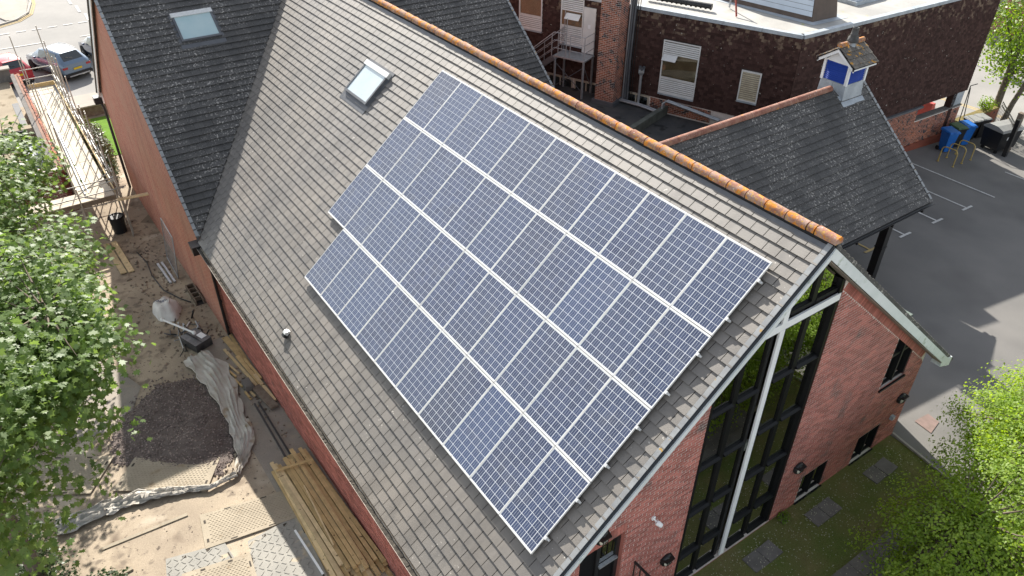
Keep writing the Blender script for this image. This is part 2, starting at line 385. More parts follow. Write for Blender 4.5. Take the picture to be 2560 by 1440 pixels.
def bricks(parent, O, U, N, z0, z1, ivals, mat, n_ind=0, bl=.225, bh=.075, j=.017, proud=.006, name='brick'):
    O, U, N = Vector(O), Vector(U).normalized(), Vector(N).normalized(); Zv = Vector((0, 0, 1))
    # local x=U, y=N outward, z up
    F = Matrix(((U.x, N.x, 0, O.x), (U.y, N.y, 0, O.y), (U.z, N.z, 1, O.z), (0, 0, 0, 1)))
    flip = U.cross(N).z < 0
    def bx(m, a, b, c, d, pr):
        vs = [(a, -.002, c), (b, -.002, c), (b, -.002, d), (a, -.002, d), (a, pr, c), (b, pr, c), (b, pr, d), (a, pr, d)]
        fs = [(4, 7, 6, 5), (0, 4, 5, 1), (1, 5, 6, 2), (2, 6, 7, 3), (3, 7, 4, 0)]
        if flip: fs = [f[::-1] for f in fs]
        m.add(vs, fs, F)
    std = MB(); h = (bl-j)/2; hv = (bh-j)/2
    me0 = [(-h, -.002, -hv), (h, -.002, -hv), (h, -.002, hv), (-h, -.002, hv), (-h, proud, -hv), (h, proud, -hv), (h, proud, hv), (-h, proud, hv)]
    fs = [(4, 7, 6, 5), (0, 4, 5, 1), (1, 5, 6, 2), (2, 6, 7, 3), (3, 7, 4, 0)]
    std.add(me0, fs); me = std.mesh(name, mat)
    full = []; rest = MB(); nrow = int((z1-z0)/bh)
    for r in range(nrow):
        zb = z0+r*bh; zm = zb+bh/2
        for (a, b) in ivals(zm):
            u = math.floor(a/bl)*bl+(bl/2 if r % 2 else 0)-bl
            while u < b:
                p, q = max(a, u+j/2), min(b, u+bl-j/2)
                if q-p > .02:
                    if q-p > bl-j-.001: full.append((u+bl/2, zm, F @ Vector((u+bl/2, 0, zm))))
                    else: bx(rest, p, q, zb+j/2, zb+bh-j/2, proud+random.uniform(-.001, .001))
                u += bl
    cand = sorted([t for t in full if inview(t[2], -8)], key=lambda t: (t[2]-CAM).length); ind = set(id(t) for t in cand[:n_ind]) if not flip else set()
    for t in full:
        if id(t) in ind: put(name, me, None, parent, F @ T(t[0], random.uniform(-.001, .001), t[1]))
        else: bx(rest, t[0]-h, t[0]+h, t[1]-hv, t[1]+hv, proud+random.uniform(-.001, .001))
    if rest.v: put('remaining_bricks', rest, mat, parent, kind='stuff')

# ---------------------------------------------------------------- the hall
TH = math.radians(40.1286); tt, ct, st = math.tan(TH), math.cos(TH), math.sin(TH); G = 8.44
hall = thing('brick_hall', 'long red brick hall with grey tiled roof and tall glazed gable end', 'building', (-8, 0, 0))
WK = .816; WX = -23.39           # wing slope and ridge
def zs(y): return G - tt*abs(y)  # hall roof surface
EAV = 9.33
# panel grid
XP, SP, PW, PL = -.407, .8352, 1.01, 1.6374
def under_panel(u, v):
    x = .2-u; i = (XP-x)/PW; jn = (v-SP)/PL
    return .15 < i < 10.85 and .1 < jn < 2.95 or .15 < i < 9.85 and 2.5 < jn < 3.95
Vs, Ns = (0, -ct, -st), (0, -st, ct)
# u = .2 - x ; valley from (x=WX,y=0) to (x=-16.07, y=-7.08)
ve = EAV; xe = -16.07-(EAV-7.08/ct)*(-(7.32)/(7.08/ct))
tiles(hall, 'south_roof_slope', (.2, 0, G-.022), Vs, Ns, [(0, .05), (.2-WX-.04, .05), (.2-xe+.02, EAV), (0, EAV)], .295, .222, M_tile, 300, under_panel, du=.1)
# north slope, two stretches either side of the porch valley are one slab of tiles
tiles(hall, 'north_roof_slope', (.2, 0, G-.022), (0, ct, -st), (0, st, ct), [(0, .05), (0, EAV), (-(.2-xe), EAV), (-(.2-WX), .05)], .295, .222, M_tile, 0, rest=True)
# ridge tiles
def half_tile(L, r, mat, name, r2=None):
    m = MB(); r2 = r2 or r; n = 12; prof = []
    for k, (x, rr) in enumerate([(-L/2, r), (-L/2+.012, r), (L/2-.05, r2), (L/2, r2)]):
        prof.append([(x, rr*math.cos(math.pi*(t/n)*1.24-.12*math.pi), rr*math.sin(math.pi*(t/n)*1.24-.12*math.pi)) for t in range(n+1)])
    vs = [p for R in prof for p in R]; fs = []
    for i in range(3):
        for t in range(n): a = i*(n+1)+t; fs.append((a, a+n+1, a+n+2, a+1))
    m.add(vs, [f[::-1] for f in fs], None, True)
    m.add(prof[0], [tuple(range(n+1))]); m.add(prof[-1], [tuple(range(n, -1, -1))])
    return m.mesh(name, mat)
rm = half_tile(.425, .106, M_ridge, 'ridge_tile', .098)
x = .26-.22; i = 0
while x > WX+.3:
    L = .45 if i != 1 else .17
    if i == 1:
        put('ridge_tile', half_tile(.14, .098, M_ridge, 'short_ridge_tile'), None, hall, T(x+.14, 0, G+.045)); x -= .17; i += 1; continue
    put('ridge_tile', rm, None, hall, T(x, random.uniform(-.004, .004), G+.04+random.uniform(-.007, .007)) @ Matrix.Rotation(random.uniform(-.06, .06), 4, 'X') @ RZ(random.uniform(-.02, .02)))
    x -= .45; i += 1
bed = MB(); bed.box((-11.6, 0, G-.01), (23.4, .16, .14)); put('ridge_bedding', bed, M_under, hall)
dr = MB()
for s in (-1, 1): dr.prism([(.2, s*.1, zs(.1)+.03), (.2, s*.175, zs(.175)+.022), (.2, s*.175, zs(.175)+.01), (.2, s*.1, zs(.1)+.01)], (-23.4, 0, 0))
put('ridge_strip', dr, M_dlead, hall)
# verges on the gable
vm = MB(); vm.b2((.004, 0, .030), (.10, .214, .044))
M_vcap = pm('verge_unit', (.31, .32, .32), (.25, .255, .26), 5, .6, .4, island=.08, spots=[((.42, .26, .07), 7, .68, .05)])
vme = vm.mesh('verge_unit', M_vcap); n = int(EAV/.222)
FS = frame((.2, 0, G-.022), (-1, 0, 0), Vs, Ns); FN = frame((.2, 0, G-.022), (1, 0, 0), (0, ct, -st), (0, st, ct))
for k in range(n+1):
    put('verge_unit', vme, None, hall, FS @ T(0, .05+k*.222+.004, 0))
vt = MB()
for k in range(n+1): vt.b2((-.03, .05+k*.222, -.05), (.03, .05+(k+1)*.222-.006, .024), FN)
put('north_verge_tiles', vt, M_dtile, hall)
vd = MB(); vd.b2((-.022, .05, -.09), (.003, EAV, .035), FS); put('verge_strip', vd, pm('verge_strip_dark', (.02, .024, .03), None, rough=.4), hall)
bs = MB(); bs.b2((-.055, .12, -.145), (-.024, EAV+.02, -.04), FS); bs.b2((-.024, .12, -.145), (.2, EAV, -.13), FS); put('bargeboard', bs, M_barge, hall, label='white bargeboard along the verge above the solar panels')
bn = MB(); bn.b2((.022, .02, -.25), (.05, EAV+.05, -.06), FN); put('bargeboard', bn, M_barge, hall, label='green stained white bargeboard facing the car park side')
sf = MB(); sf.b2((-.21, .12, -.275), (.022, EAV, -.262), FN); put('soffit', sf, pm('soffit_brown', (.30, .25, .21), (.22, .19, .16), 2, .7), hall)
bb = MB(); bb.prism([(-.045+.2+.05, 6.75, 2.55), (.255, 7.14, 2.45), (.255, 7.14, 2.16), (.255, 6.62, 2.36)], (-.25, 0, 0)); put('eave_box', bb, M_barge, hall)

# gable wall (columns between openings)
OPEN = [(-2.14, 1.13, 0.02, 99, 99), (2.05, 3.05, 0.0, .96, .96), (4.22, 5.2, 0.0, .96, .96), (4.3, 5.3, 2.6, 4.27, 3.53), (-4.95, -3.88, 1.3, 3.47, 3.47)]
def ztop(y): return zs(y)-(.30 if y > 0 else .19)
def gable_cols():
    ys = sorted(set([-6.88, 6.12, 0]+[o[0] for o in OPEN]+[o[1] for o in OPEN]))
    cols = []
    for a, b in zip(ys[:-1], ys[1:]):
        mid = (a+b)/2; cuts = [(-.6, -.6)]; segs = []; lo = (-.6, -.6)
        for o in sorted([o for o in OPEN if o[0] <= mid <= o[1]], key=lambda o: o[2]):
            segs.append((lo, (o[2], o[2])))
            def zt(y): return o[3]+(o[4]-o[3])*(y-o[0])/(o[1]-o[0])
            lo = (zt(a), zt(b))
        if lo[0] < 50: segs.append((lo, (ztop(a), ztop(b))))
        cols += [(a, b, s) for s in segs]
    return cols
gw = MB()
for a, b, (l, h) in gable_cols():
    gw.prism([(0, a, l[0]), (0, b, l[1]), (0, b, h[1]), (0, a, h[0])], (-.3, 0, 0))
gable = put('gable_wall', gw, M_mortar, hall)
def gable_iv(z):
    lo, hi = -6.88, 6.12
    ym = (G-.33-z)/tt; lo = max(lo, -(G-.21-z)/tt); hi = min(hi, ym-.36 if ym < 6.5 else hi)   # soldier band takes the top right
    iv = [(lo, hi)]
    for o in OPEN:
        if o[3] > 50: a, b = o[0], o[1]; zlo, zhi = o[2], 99
        else:
            a, b = o[0], o[1]; zlo = o[2]; zhi = max(o[3], o[4])
            if o[3] != o[4] and z > o[4]: b = a+(z-o[3])/(o[4]-o[3])*(o[1]-o[0])
        if not (zlo < z < zhi): continue
        n2 = []
        for p, q in iv:
            if b <= p or a >= q: n2.append((p, q)); continue
            if a-p > .01: n2.append((p, a))
            if q-b > .01: n2.append((b, q))
        iv = n2
    return [(p, q) for p, q in iv if q-p > .03]
bricks(gable, (0, 0, 0), (0, 1, 0), (1, 0, 0), -.075, 8.2, gable_iv, M_brick, 300)
# soldier band along the right rake and over the door
sb = MB()
dV = Vector((0, ct, -st)); dN = Vector((0, st, ct)); s = 1.40
while s < 8.0:
    c = Vector((0, 0, G-.30)) + dV*s - dN*.125
    if c.y > 1.2 and c.y < 6.02: sb.box((0, 0, 0), (.016, .065, .22), frame(c, (1, 0, 0), dV, dN))
    s += .075
put('soldier_course', sb, M_brick, gable, kind='stuff')
sb = MB()
for k in range(14): sb.box((.001, -4.93+k*.079, 3.60), (.016, .066, .22))
put('door_lintel_course', sb, M_brick, gable, kind='stuff')
for o_ in OPEN[1:]:
    for (a_, b_, t_) in ((o_[1]-.006, o_[1]-.001, o_[4]), (o_[0]+.001, o_[0]+.006, o_[3])):
        ln = MB(); ln.b2((-.298, a_, o_[2]+.003), (-.002, b_, t_-.01)); put('reveal', ln, M_brick, gable)
ln = MB(); ln.b2((-.298, 1.122, .03), (-.002, 1.128, 7.0)); put('reveal', ln, M_brick, gable)
pl = MB(); pl.b2((-.01, 1.16, -.3), (.03, 6.14, -.055)); put('plinth', pl, M_kerb, gable)
# other walls
sw = MB(); sw.b2((-16.2, -6.88, -2.6), (-.3, -6.6, 2.5)); swall = put('south_wall', sw, M_mortar, hall)
bricks(swall, (0, -6.88, 0), (1, 0, 0), (0, -1, 0), -1.65, 2.2, lambda z: [(-16.1, -.02)], M_brick, 0)
nw = MB(); nw.b2((-16.2, 6.8, -1.2), (-.3, 6.12+.0, 2.7)); put('north_wall', nw, M_brick, hall)
# interior: floors and back wall
M_int = pm('dim_interior', (.40, .34, .25), (.32, .27, .2), 1, .8)
fl = MB(); fl.b2((-6, -6.4, -.1), (-.32, 6.0, -.02)); fl.b2((-6, -6.4, -.1), (-5.9, 6.0, 2.3)); fl.b2((-6, -5.2, 3.12), (-.9, 5.2, 3.3)); fl.b2((-4, -3.2, 3.3), (-3.9, 3.2, 5.2)); put('interior', fl, M_int, hall)
# ---------------------------------------------------------------- glazing of the gable
def glass_mat(name, tint, refl=1.0):
    m = NT(name); fr = m.n('ShaderNodeFresnel'); fr.inputs[0].default_value = 1.52
    gl = m.n('ShaderNodeBsdfGlossy'); gl.inputs['Roughness'].default_value = .01; gl.inputs['Color'].default_value = (.95, .97, .95, 1)
    nz = m.n('ShaderNodeBump'); nz.inputs['Strength'].default_value = .03; nz.inputs['Distance'].default_value = .02; m.l(m.noise(1.2, 2), nz.inputs['Height']); m.l(nz.outputs[0], gl.inputs['Normal'])
    tr = m.n('ShaderNodeBsdfTransparent'); tr.inputs['Color'].default_value = (*tint, 1)
    mx = m.n('ShaderNodeMixShader'); f = m.math('MINIMUM', m.math('MULTIPLY', fr.outputs[0], 1.9*refl), 1.0)
    m.l(f, mx.inputs[0]); m.l(tr.outputs[0], mx.inputs[1]); m.l(gl.outputs[0], mx.inputs[2]); m.l(mx.outputs[0], m.out.inputs[0]); return m.m
M_glass = glass_mat('window_glass', (.66, .68, .64), 1.9)
GX = -.10
curt = MB(); curt.b2((-.13, -2.14, 0), (-.125, 1.13, .04)); glz = put('glazed_screen', curt, M_frame, hall, label='tall black framed glazing crossed by white bars')
def gb(name, y0, y1, z0, z1, x0, x1, mat, par): m = MB(); m.b2((x0, y0, z0), (x1, y1, z1)); return put(name, m, mat, par)
def zc(y): return zs(y)-(.33 if y > 0 else .22)
for (yc, wd) in [(-2.09, .1), (-1.36, .13), (-.68, .1), (-.36, .1), (.33, .13), (1.08, .1)]:
    gb('mullion', yc-wd/2, yc+wd/2, .0, min(zc(yc-wd/2), zc(yc+wd/2)), -.16, -.012 if abs(yc+.5) > 1.5 else -.07, M_frame, glz)
yb = [(-2.04, -1.42), (-1.30, -.73), (-.31, .27), (.40, 1.03)]
for (a, b) in yb:
    for z in (.06, .97, 2.42, 3.82, 5.26):
        m = MB(); m.b2((-.15, a-.01, z-.05), (-.07, b+.01, z+.03)); m.prism([(-.07, a-.005, z+.03), (-.02, a-.005, z-.01), (-.02, a-.005, z-.03), (-.07, a-.005, z-.05)], (0, b-a+.01, 0)); put('transom', m, M_frame, glz)
for (a, b) in yb[2:]:
    for z in (6.60, 6.90): gb('transom', a, b, z-.05, z+.05, -.15, -.06, M_frame, glz)
for (a, b) in yb[:2]: gb('transom', a, b, 6.58 if a > -1.4 else 6.38, 6.66 if a > -1.4 else 6.46, -.15, -.06, M_frame, glz)
# panes
zl = [.06, .97, 2.42, 3.82, 5.26]
for (a, b) in yb:
    for i, z in enumerate(zl):
        z2 = zl[i+1] if i < 4 else 6.6
        pa, pb = min(z2, zc(a)), min(z2, zc(b)); m = MB(); m.prism([(-.115, a, z), (-.115, b, z), (-.115, b, pb), (-.115, a, pa)], (.006, 0, 0)); put('pane', m, M_glass, glz)
    if zc((a+b)/2) > 6.95:
        pts = [(a, 6.85), (b, 6.85), (b, max(6.86, zc(b))), (a, max(6.86, zc(a)))]
        if a < 0 < b: pts = [(a, 6.85), (b, 6.85), (b, zc(b)), (0, zc(0)), (a, zc(a))]
        m = MB(); m.prism([(-.115, y, z) for y, z in pts], (.006, 0, 0)); put('pane', m, M_glass, glz)
# raking head frame
for s in (-1, 1):
    y1 = -2.14 if s < 0 else 1.13
    m = MB(); m.prism([(-.15, 0, zc(0)+.06), (-.15, y1, zc(y1)+.06), (-.15, y1, zc(y1)-.06), (-.15, 0, zc(0)-.06)], (.09, 0, 0)); put('raking_frame', m, M_frame, glz)
# white cross
m = MB(); m.b2((-.04, -.595, .03), (.0, -.455, 6.655)); m.b2((-.04, -.595, 6.835), (.0, -.455, 7.70)); put('white_post', m, M_white, glz)
m = MB(); m.b2((-.04, -1.62, 6.66), (-.002, 1.10, 6.83)); put('white_crossbar', m, M_white, glz)
# things behind the glass
for k, (y0, y1, z) in enumerate([(-1.9, -1.45, 2.75), (-1.15, -.85, 2.75), (-.2, .12, 2.8), (.55, .85, 2.85), (-1.9, -1.5, .3)]):
    o = thing('radiator', ['white radiator behind the lower left glazing pane', 'white radiator behind the pane left of the white post', 'white radiator behind the pane right of the white post', 'white radiator behind the rightmost glazing column', 'white radiator behind the bottom left pane'][k], 'radiator', (-.5, y0, z), 'radiators behind the glazing')
    m = MB(); m.b2((-.5, y0, z), (-.44, y1, z+.22)); put('panel', m, M_white, o)
    m = MB(); m.b2((-.49, y0+.05, z-.08), (-.46, y0+.08, z)); m.b2((-.49, y1-.08, z-.08), (-.46, y1-.05, z)); put('pipe', m, M_white, o)
# low windows, upper right window, door
def window(name, y0, y1, z0, za, zb, label, cross=True):
    m = MB(); t = .06
    m.b2((-.14, y0, z0), (-.06, y1, z0+t)); wn = put(name, m, M_frame, hall, label=label)
    for a in (y0, (y0+y1)/2-t/2, y1-t):
        zt = za+(zb-za)*((a+t/2)-y0)/(y1-y0); gb('frame', a, a+t, z0+t, zt-.0, -.14, -.012, M_frame, wn)
    m = MB(); m.prism([(-.14, y0+t, za-.02), (-.14, y1-t, zb-.02), (-.14, y1-t, zb-t-.02), (-.14, y0+t, za-t-.02)], (.08, 0, 0)); put('head', m, M_frame, wn)
    m = MB(); m.b2((-.08, y0-.03, z0-.05), (.05, y1+.03, z0-.003)); put('sill', m, M_frame, wn)
    m = MB(); m.prism([(-.1, y0, z0+.01), (-.1, y1, z0+.01), (-.1, y1, zb-.01), (-.1, y0, za-.01)], (.006, 0, 0)); put('pane', m, M_glass, wn)
    if cross: gb('transom', y0+t, y1-t, 3.50, 3.58, -.13, -.05, M_frame, wn)
    m = MB(); m.b2((-.6, y0, z0), (-.31, y1, max(za, zb))); put('blind', m, pm(name+'_blind', (.14, .17, .15), None), wn)
    return wn
window('window', 2.05, 3.05, 0.0, .96, .96, 'low black window beside the tall glazing', False)
window('window', 4.22, 5.20, 0.0, .96, .96, 'low black window nearest the car park', False)
window('window', 4.30, 5.30, 2.6, 4.27, 3.53, 'black window with a slanting head under the right verge')
m = MB(); m.b2((-.2, -4.95, 1.3), (-.12, -3.88, 3.47)); door = put('door', m, M_frame, hall)
for y in (-4.93, -4.43, -3.94): gb('stile', y-.04, y+.05, 1.3, 3.45, -.12, -.08, M_black, door)
gb('pane', -4.36, -3.99, 2.72, 3.35, -.118, -.108, M_glass, door); gb('push_bar', -4.40, -3.95, 2.66, 2.70, -.10, -.03, M_galv, door)
stp = MB(); stp.b2((.0, -5.4, -.3), (1.6, -3.5, 1.25)); put('door_landing', stp, M_slab, hall)
rail = thing('handrail', 'black metal handrail beside the gable door', 'handrail', (.2, -3.5, 1.25))
for (a, b) in [((.05, -3.55, 2.3), (1.5, -3.45, 2.25)), ((.05, -3.55, 1.45), (1.5, -3.45, 1.4))]:
    m = MB(); m.beam(a, b, .04, .04); put('rail', m, M_black, rail)
for k in range(10):
    m = MB(); m.b2((.06+k*.15, -3.56+k*.01, 1.25), (.08+k*.15, -3.54+k*.01, 2.28)); put('baluster', m, M_black, rail)
# bulkhead lamps
M_lamp = pm('lamp_diffuser', (.62, .60, .50), None, rough=.3)
def bulkhead(y, z, label):
    o = thing('wall_lamp', label, 'wall lamp', T(0.007, y, z), 'round bulkhead lamps on the gable wall')
    m = MB(); m.lathe([(.15, 0), (.155, .04), (.14, .075), (.11, .085)], (0, 0, 0), 20, (1, 0, 0)); put('housing', m, M_black, o, T(.007, y, z))
    m = MB(); m.lathe([(.11, .085), (.10, .105), (.06, .12), (.01, .125)], (0, 0, 0), 20, (1, 0, 0)); put('diffuser', m, M_lamp, o, T(.007, y, z))
    for k in (-.05, 0, .05):
        m = MB(); h = math.sqrt(.11**2-k*k); m.tube([(.085, k, -h), (.115, k, -h*.8), (.135, k, 0), (.115, k, h*.8), (.085, k, h)], .009, 5); put('guard_bar', m, M_black, o, T(.007, y, z))
    m = MB(); m.prism([(.0, -.15, .06), (.16, -.11, .08), (.16, .11, .08), (0, .15, .06)], (0, 0, .035)); put('hood', m, M_black, o, T(.007, y, z))
bulkhead(-4.5, 3.78, 'round black bulkhead lamp above the dark door')
bulkhead(-2.56, 1.53, 'round black bulkhead lamp left of the tall glazing')
bulkhead(1.62, 1.60, 'round black bulkhead lamp right of the tall glazing')
bulkhead(5.68, 1.60, 'round black bulkhead lamp near the car park corner')
o = thing('security_camera', 'small white camera on the brick gable wall', 'camera', (.01, -3.18, 3.3))
m = MB(); m.lathe([(.05, 0), (.05, .03)], (.005, -3.18, 3.33), 12, (1, 0, 0)); put('base', m, M_white, o)
m = MB(); m.tube([(.03, -3.18, 3.33), (.10, -3.17, 3.30), (.12, -3.12, 3.25)], .018, 8); put('arm', m, M_white, o)
m = MB(); m.lathe([(.045, 0), (.055, .03), (.045, .13), (.02, .14)], (.1, -3.18, 3.30), 12, (.6, .5, -.5)); put('head', m, M_white, o)
o = thing('junction_box', 'small grey box on the brick wall by the corner', 'box', (.01, 5.62, .95))
m = MB(); m.b2((.0, 5.55, .9), (.09, 5.66, 1.02)); put('case', m, M_lead, o); m = MB(); m.b2((.09, 5.56, .91), (.096, 5.65, 1.01)); put('lid', m, M_galv, o)
# gutter, downpipe, hopper on the south eave
def gutter(parent, a, b, out, mat, r=.06, deb=True, nm='gutter'):
    a, b, out = Vector(a), Vector(b), Vector(out); n = 8; prof = [(math.cos(math.pi+math.pi*k/n), math.sin(math.pi+math.pi*k/n)) for k in range(n+1)]
    m = MB(); P = [(c*r, s*r*.95) for c, s in prof]; Q = [(c*(r-.006), s*(r-.006)*.95) for c, s in prof][::-1]
    ring = P+Q; k = len(ring)
    vs = [a+out*(x)+Vector((0, 0, z)) for x, z in ring]+[b+out*(x)+Vector((0, 0, z)) for x, z in ring]
    m.add(vs, [(i, (i+1) % k, k+(i+1) % k, k+i) for i in range(k)]); g = put(nm, m, mat, parent)
    if deb:
        d = MB(); L = (b-a).length; N = int(L/.12); dv = (b-a)/N
        for i in range(N):
            h = [-.025+random.uniform(-.012, .02) for _ in range(4)]
            p, q = a+dv*i, a+dv*(i+1); d.add([p-out*r*.8+Vector((0, 0, h[0])), q-out*r*.8+Vector((0, 0, h[1])), q+out*r*.8+Vector((0, 0, h[2])), p+out*r*.8+Vector((0, 0, h[3]))], [(0, 1, 2, 3)])
        put('debris', d, M_debris, g, kind='stuff')
    return g
gutter(hall, (.2, -7.23, 2.37), (-15.9, -7.23, 2.37), (0, -1, 0), M_gutter)
m = MB(); m.b2((.15, -7.15, 2.1), (-15.95, -7.12, 2.34)); put('fascia', m, M_gutter, hall)
dp = MB(); dp.tube([(-15.75, -7.2, 2.32), (-15.85, -7.1, 2.05), (-16.0, -7.0, 1.85), (-16.0, -7.0, -1.35)], .05, 10)
for z in (1.2, .1, -1.0): dp.box((-16.0, -6.97, z), (.16, .05, .06))
put('downpipe', dp, M_black, hall)
hp = MB(); hp.prism([(-16.25, -7.42, 2.42), (-15.8, -7.42, 2.42), (-15.85, -7.40, 2.1), (-16.1, -7.40, 2.1)], (0, .3, 0)); put('rainwater_hopper', hp, M_black, hall)
# skylights
M_sky1 = pm('skylight_blind_glass', (.56, .62, .63), (.48, .56, .58), 1.3, .08, .5, coat=1.0, spots=[((.25, .27, .25), 16, .72, .05)])
M_sky2 = pm('skylight_pale_glass', (.36, .50, .52), (.42, .54, .55), 1.6, .10, .5, coat=.8)
def skylight(parent, F, u0, u1, v0, v1, h, glass, fcol, apron, label):
    m = MB(); t = .07
    m.b2((u0-.08, v0-.12, .03), (u1+.08, v1+.26, .045), F); sk = put('skylight', m, apron, parent, label=label)
    for (a, b, c, d, nm) in [(u0, u0+t, v0, v1, 'frame'), (u1-t, u1, v0, v1, 'frame'), (u0+t, u1-t, v1-t, v1, 'frame')]:
        m = MB(); m.b2((a, c, .04), (b, d, h), F); put(nm, m, fcol, sk)
    m = MB(); m.b2((u0-.02, v0-.03, .04), (u1+.02, v0+.13, h+.02), F); put('top_cover', m, M_alu if fcol is M_dlead else M_dlead, sk)
    m = MB(); m.b2((u0+t, v0+.13, .05), (u1-t, v1-t, h-.02), F); put('pane', m, glass, sk)
    return sk
FSs = frame((0, 0, G-.022), (-1, 0, 0), Vs, Ns)
skylight(hall, FSs, 13.42, 14.83, 1.72, 2.82, .13, M_sky1, M_dlead, M_dlead, 'open pane skylight on the pale tiled slope')
rv = thing('x', '', '') if False else None
m = MB(); m.b2((9.60, 8.64, .03), (9.73, 8.79, .07), FSs); ve_ = put('roof_vent', m, M_black, hall, label='small white capped roof vent near the eave')
m = MB(); m.prism([(9.60, 8.58, .07), (9.60, 8.60, .13), (9.60, 8.66, .17), (9.60, 8.72, .17), (9.60, 8.72, .07)], (.13, 0, 0), FSs); put('cap', m, M_alu, ve_)
m = MB(); m.b2((9.605, 8.72, .07), (9.725, 8.80, .15), FSs); put('grille', m, M_black, ve_)

# ---------------------------------------------------------------- solar panels
def cell_mat():
    m = NT('solar_cell'); tc = m.n('ShaderNodeTexCoord'); sx = m.sep(tc.outputs['Object'])
    bus = m.math('ABSOLUTE', m.math('SUBTRACT', m.math('FRACT', m.math('ADD', m.math('DIVIDE', sx[0], .05), .5)), .5))
    bus = m.math('GREATER_THAN', bus, .462)
    oi = m.n('ShaderNodeObjectInfo'); r = oi.outputs['Random']
    poly = m.n('ShaderNodeTexVoronoi'); poly.inputs['Scale'].default_value = 55; m.l(m.pos, poly.inputs['Vector'])
    v = m.math('ADD', m.math('MULTIPLY', r, .7), m.math('MULTIPLY', m.sep(poly.outputs['Color'])[0], .3))
    c = m.mix(v, (.020, .032, .078), (.046, .068, .145)); c = m.mix(m.ramp(m.noise(.30, 1), .45, .75, 0, .6), c, (.045, .050, .075))
    sp_ = m.sep(); cb = m.n('ShaderNodeCombineXYZ'); m.l(m.math('FLOOR', m.math('DIVIDE', m.math('SUBTRACT', XP, sp_[0]), PW)), cb.inputs[0]); m.l(m.math('FLOOR', m.math('DIVIDE', m.math('SUBTRACT', m.math('DIVIDE', m.math('MULTIPLY', sp_[1], -1.0), ct), SP+.1), PL)), cb.inputs[1])
    wn = m.n('ShaderNodeTexWhiteNoise'); wn.noise_dimensions = '3D'; m.l(cb.outputs[0], wn.inputs['Vector'])
    c = m.mix(m.ramp(wn.outputs['Value'], 0, 1, 0, .75), c, m.mix(wn.outputs['Value'], (.030, .031, .044), (.046, .074, .155)))
    c = m.mix(m.ramp(m.noise(2.3, 4), .55, .85, 0, .35), c, (.16, .155, .15))
    c = m.mix(bus, c, (.60, .62, .66))
    m.bsdf(c, .3, .5, 0, .5, coatr=.06); return m.m
M_cell = cell_mat()
M_backs = pm('panel_backsheet', (.80, .81, .82), (.74, .75, .76), 2, .3, .5, coat=.3)
M_pframe = pm('panel_frame', (.76, .76, .74), (.68, .67, .64), 9, .42, .5, metal=.15, spots=[((.42, .40, .36), 20, .68, .05)])
cm = MB(); cm.b2((-.0760, -.0735, 0), (.0760, .0735, .0015)); cme = cm.mesh('solar_cell', M_cell)
pw, pl_, ph = .998, 1.625, .04
fm = MB(); fw_ = .012
for a, b in [((-pw/2, -pl_/2), (-pw/2+fw_, pl_/2)), ((pw/2-fw_, -pl_/2), (pw/2, pl_/2)), ((-pw/2+fw_, -pl_/2), (pw/2-fw_, -pl_/2+.034)), ((-pw/2+fw_, pl_/2-.034), (pw/2-fw_, pl_/2))]:
    fm.b2((a[0], a[1], -ph), (b[0], b[1], .003))
fme = fm.mesh('panel_frame', M_pframe)
bm_ = MB(); bm_.b2((-pw/2+fw_, -pl_/2+.034, -.012), (pw/2-fw_, pl_/2-.034, -.003)); bme = bm_.mesh('laminate', M_backs)
ords = ['first', 'second', 'third', 'fourth', 'fifth', 'sixth', 'seventh', 'eighth', 'ninth', 'tenth', 'eleventh']; rows = ['top', 'second', 'third', 'bottom']
NH = .165
cols_ = [(-2.5+c)*.1600 for c in range(6)]; rws = [(-4.5+c)*.1550 for c in range(10)]
for r in range(4):
    for c in range(11 if r < 3 else 10):
        Mp = FSs @ T(-(XP-(c+.5)*PW), SP+(r+.5)*PL, NH-.02+random.uniform(-.003, .003)) @ RZ(random.uniform(-.0012, .0012))
        o = thing('solar_panel', 'blue solar panel in the %s row, %s from the gable end' % (rows[r], ords[c]), 'solar panel', Mp, 'solar panels on the pale tiled slope')
        put('frame', fme, None, o, Mp); lam = put('laminate', bme, None, o, Mp)
        for a in cols_:
            for b in rws: put('solar_cell', cme, None, lam, Mp @ T(a, b, -.0028))
for r in range(4):
    for k, f in enumerate((.24, .76)):
        v = SP+(r+f)*PL; n_ = 11 if r < 3 else 10
        m = MB(); m.b2((-XP-.07, v-.02, NH-.105), (-XP+n_*PW+.05, v+.02, NH-.065), FSs)
        o = put('mounting_rail', m, M_alu, None, label='aluminium rail under the %s row of panels, %s one' % (rows[r], ['upper', 'lower'][k]), cat='rail', group='mounting rails under the solar panels')
        m = MB(); m.b2((-XP-.035, v-.03, NH-.065), (-XP+.006, v+.03, NH-.012), FSs); put('end_clamp', m, M_alu, o)
        m = MB()
        for q in range(n_): m.b2((-XP+.5+q*1.0, v-.02, .02), (-XP+.53+q*1.0, v+.02, NH-.105), FSs)
        put('roof_hook', m, M_galv, o)

# ---------------------------------------------------------------- the cross wing
wing = thing('cross_wing', 'dark tiled cross wing with a blank brick gable beside the yard', 'building', (-23.4, -2, -2))
wn_ = Vector((WK, 0, 1)).normalized(); wv = Vector((1, 0, -WK)).normalized(); wl = math.hypot(1, WK)
def wz(x): return G-.0 - WK*abs(x-WX)
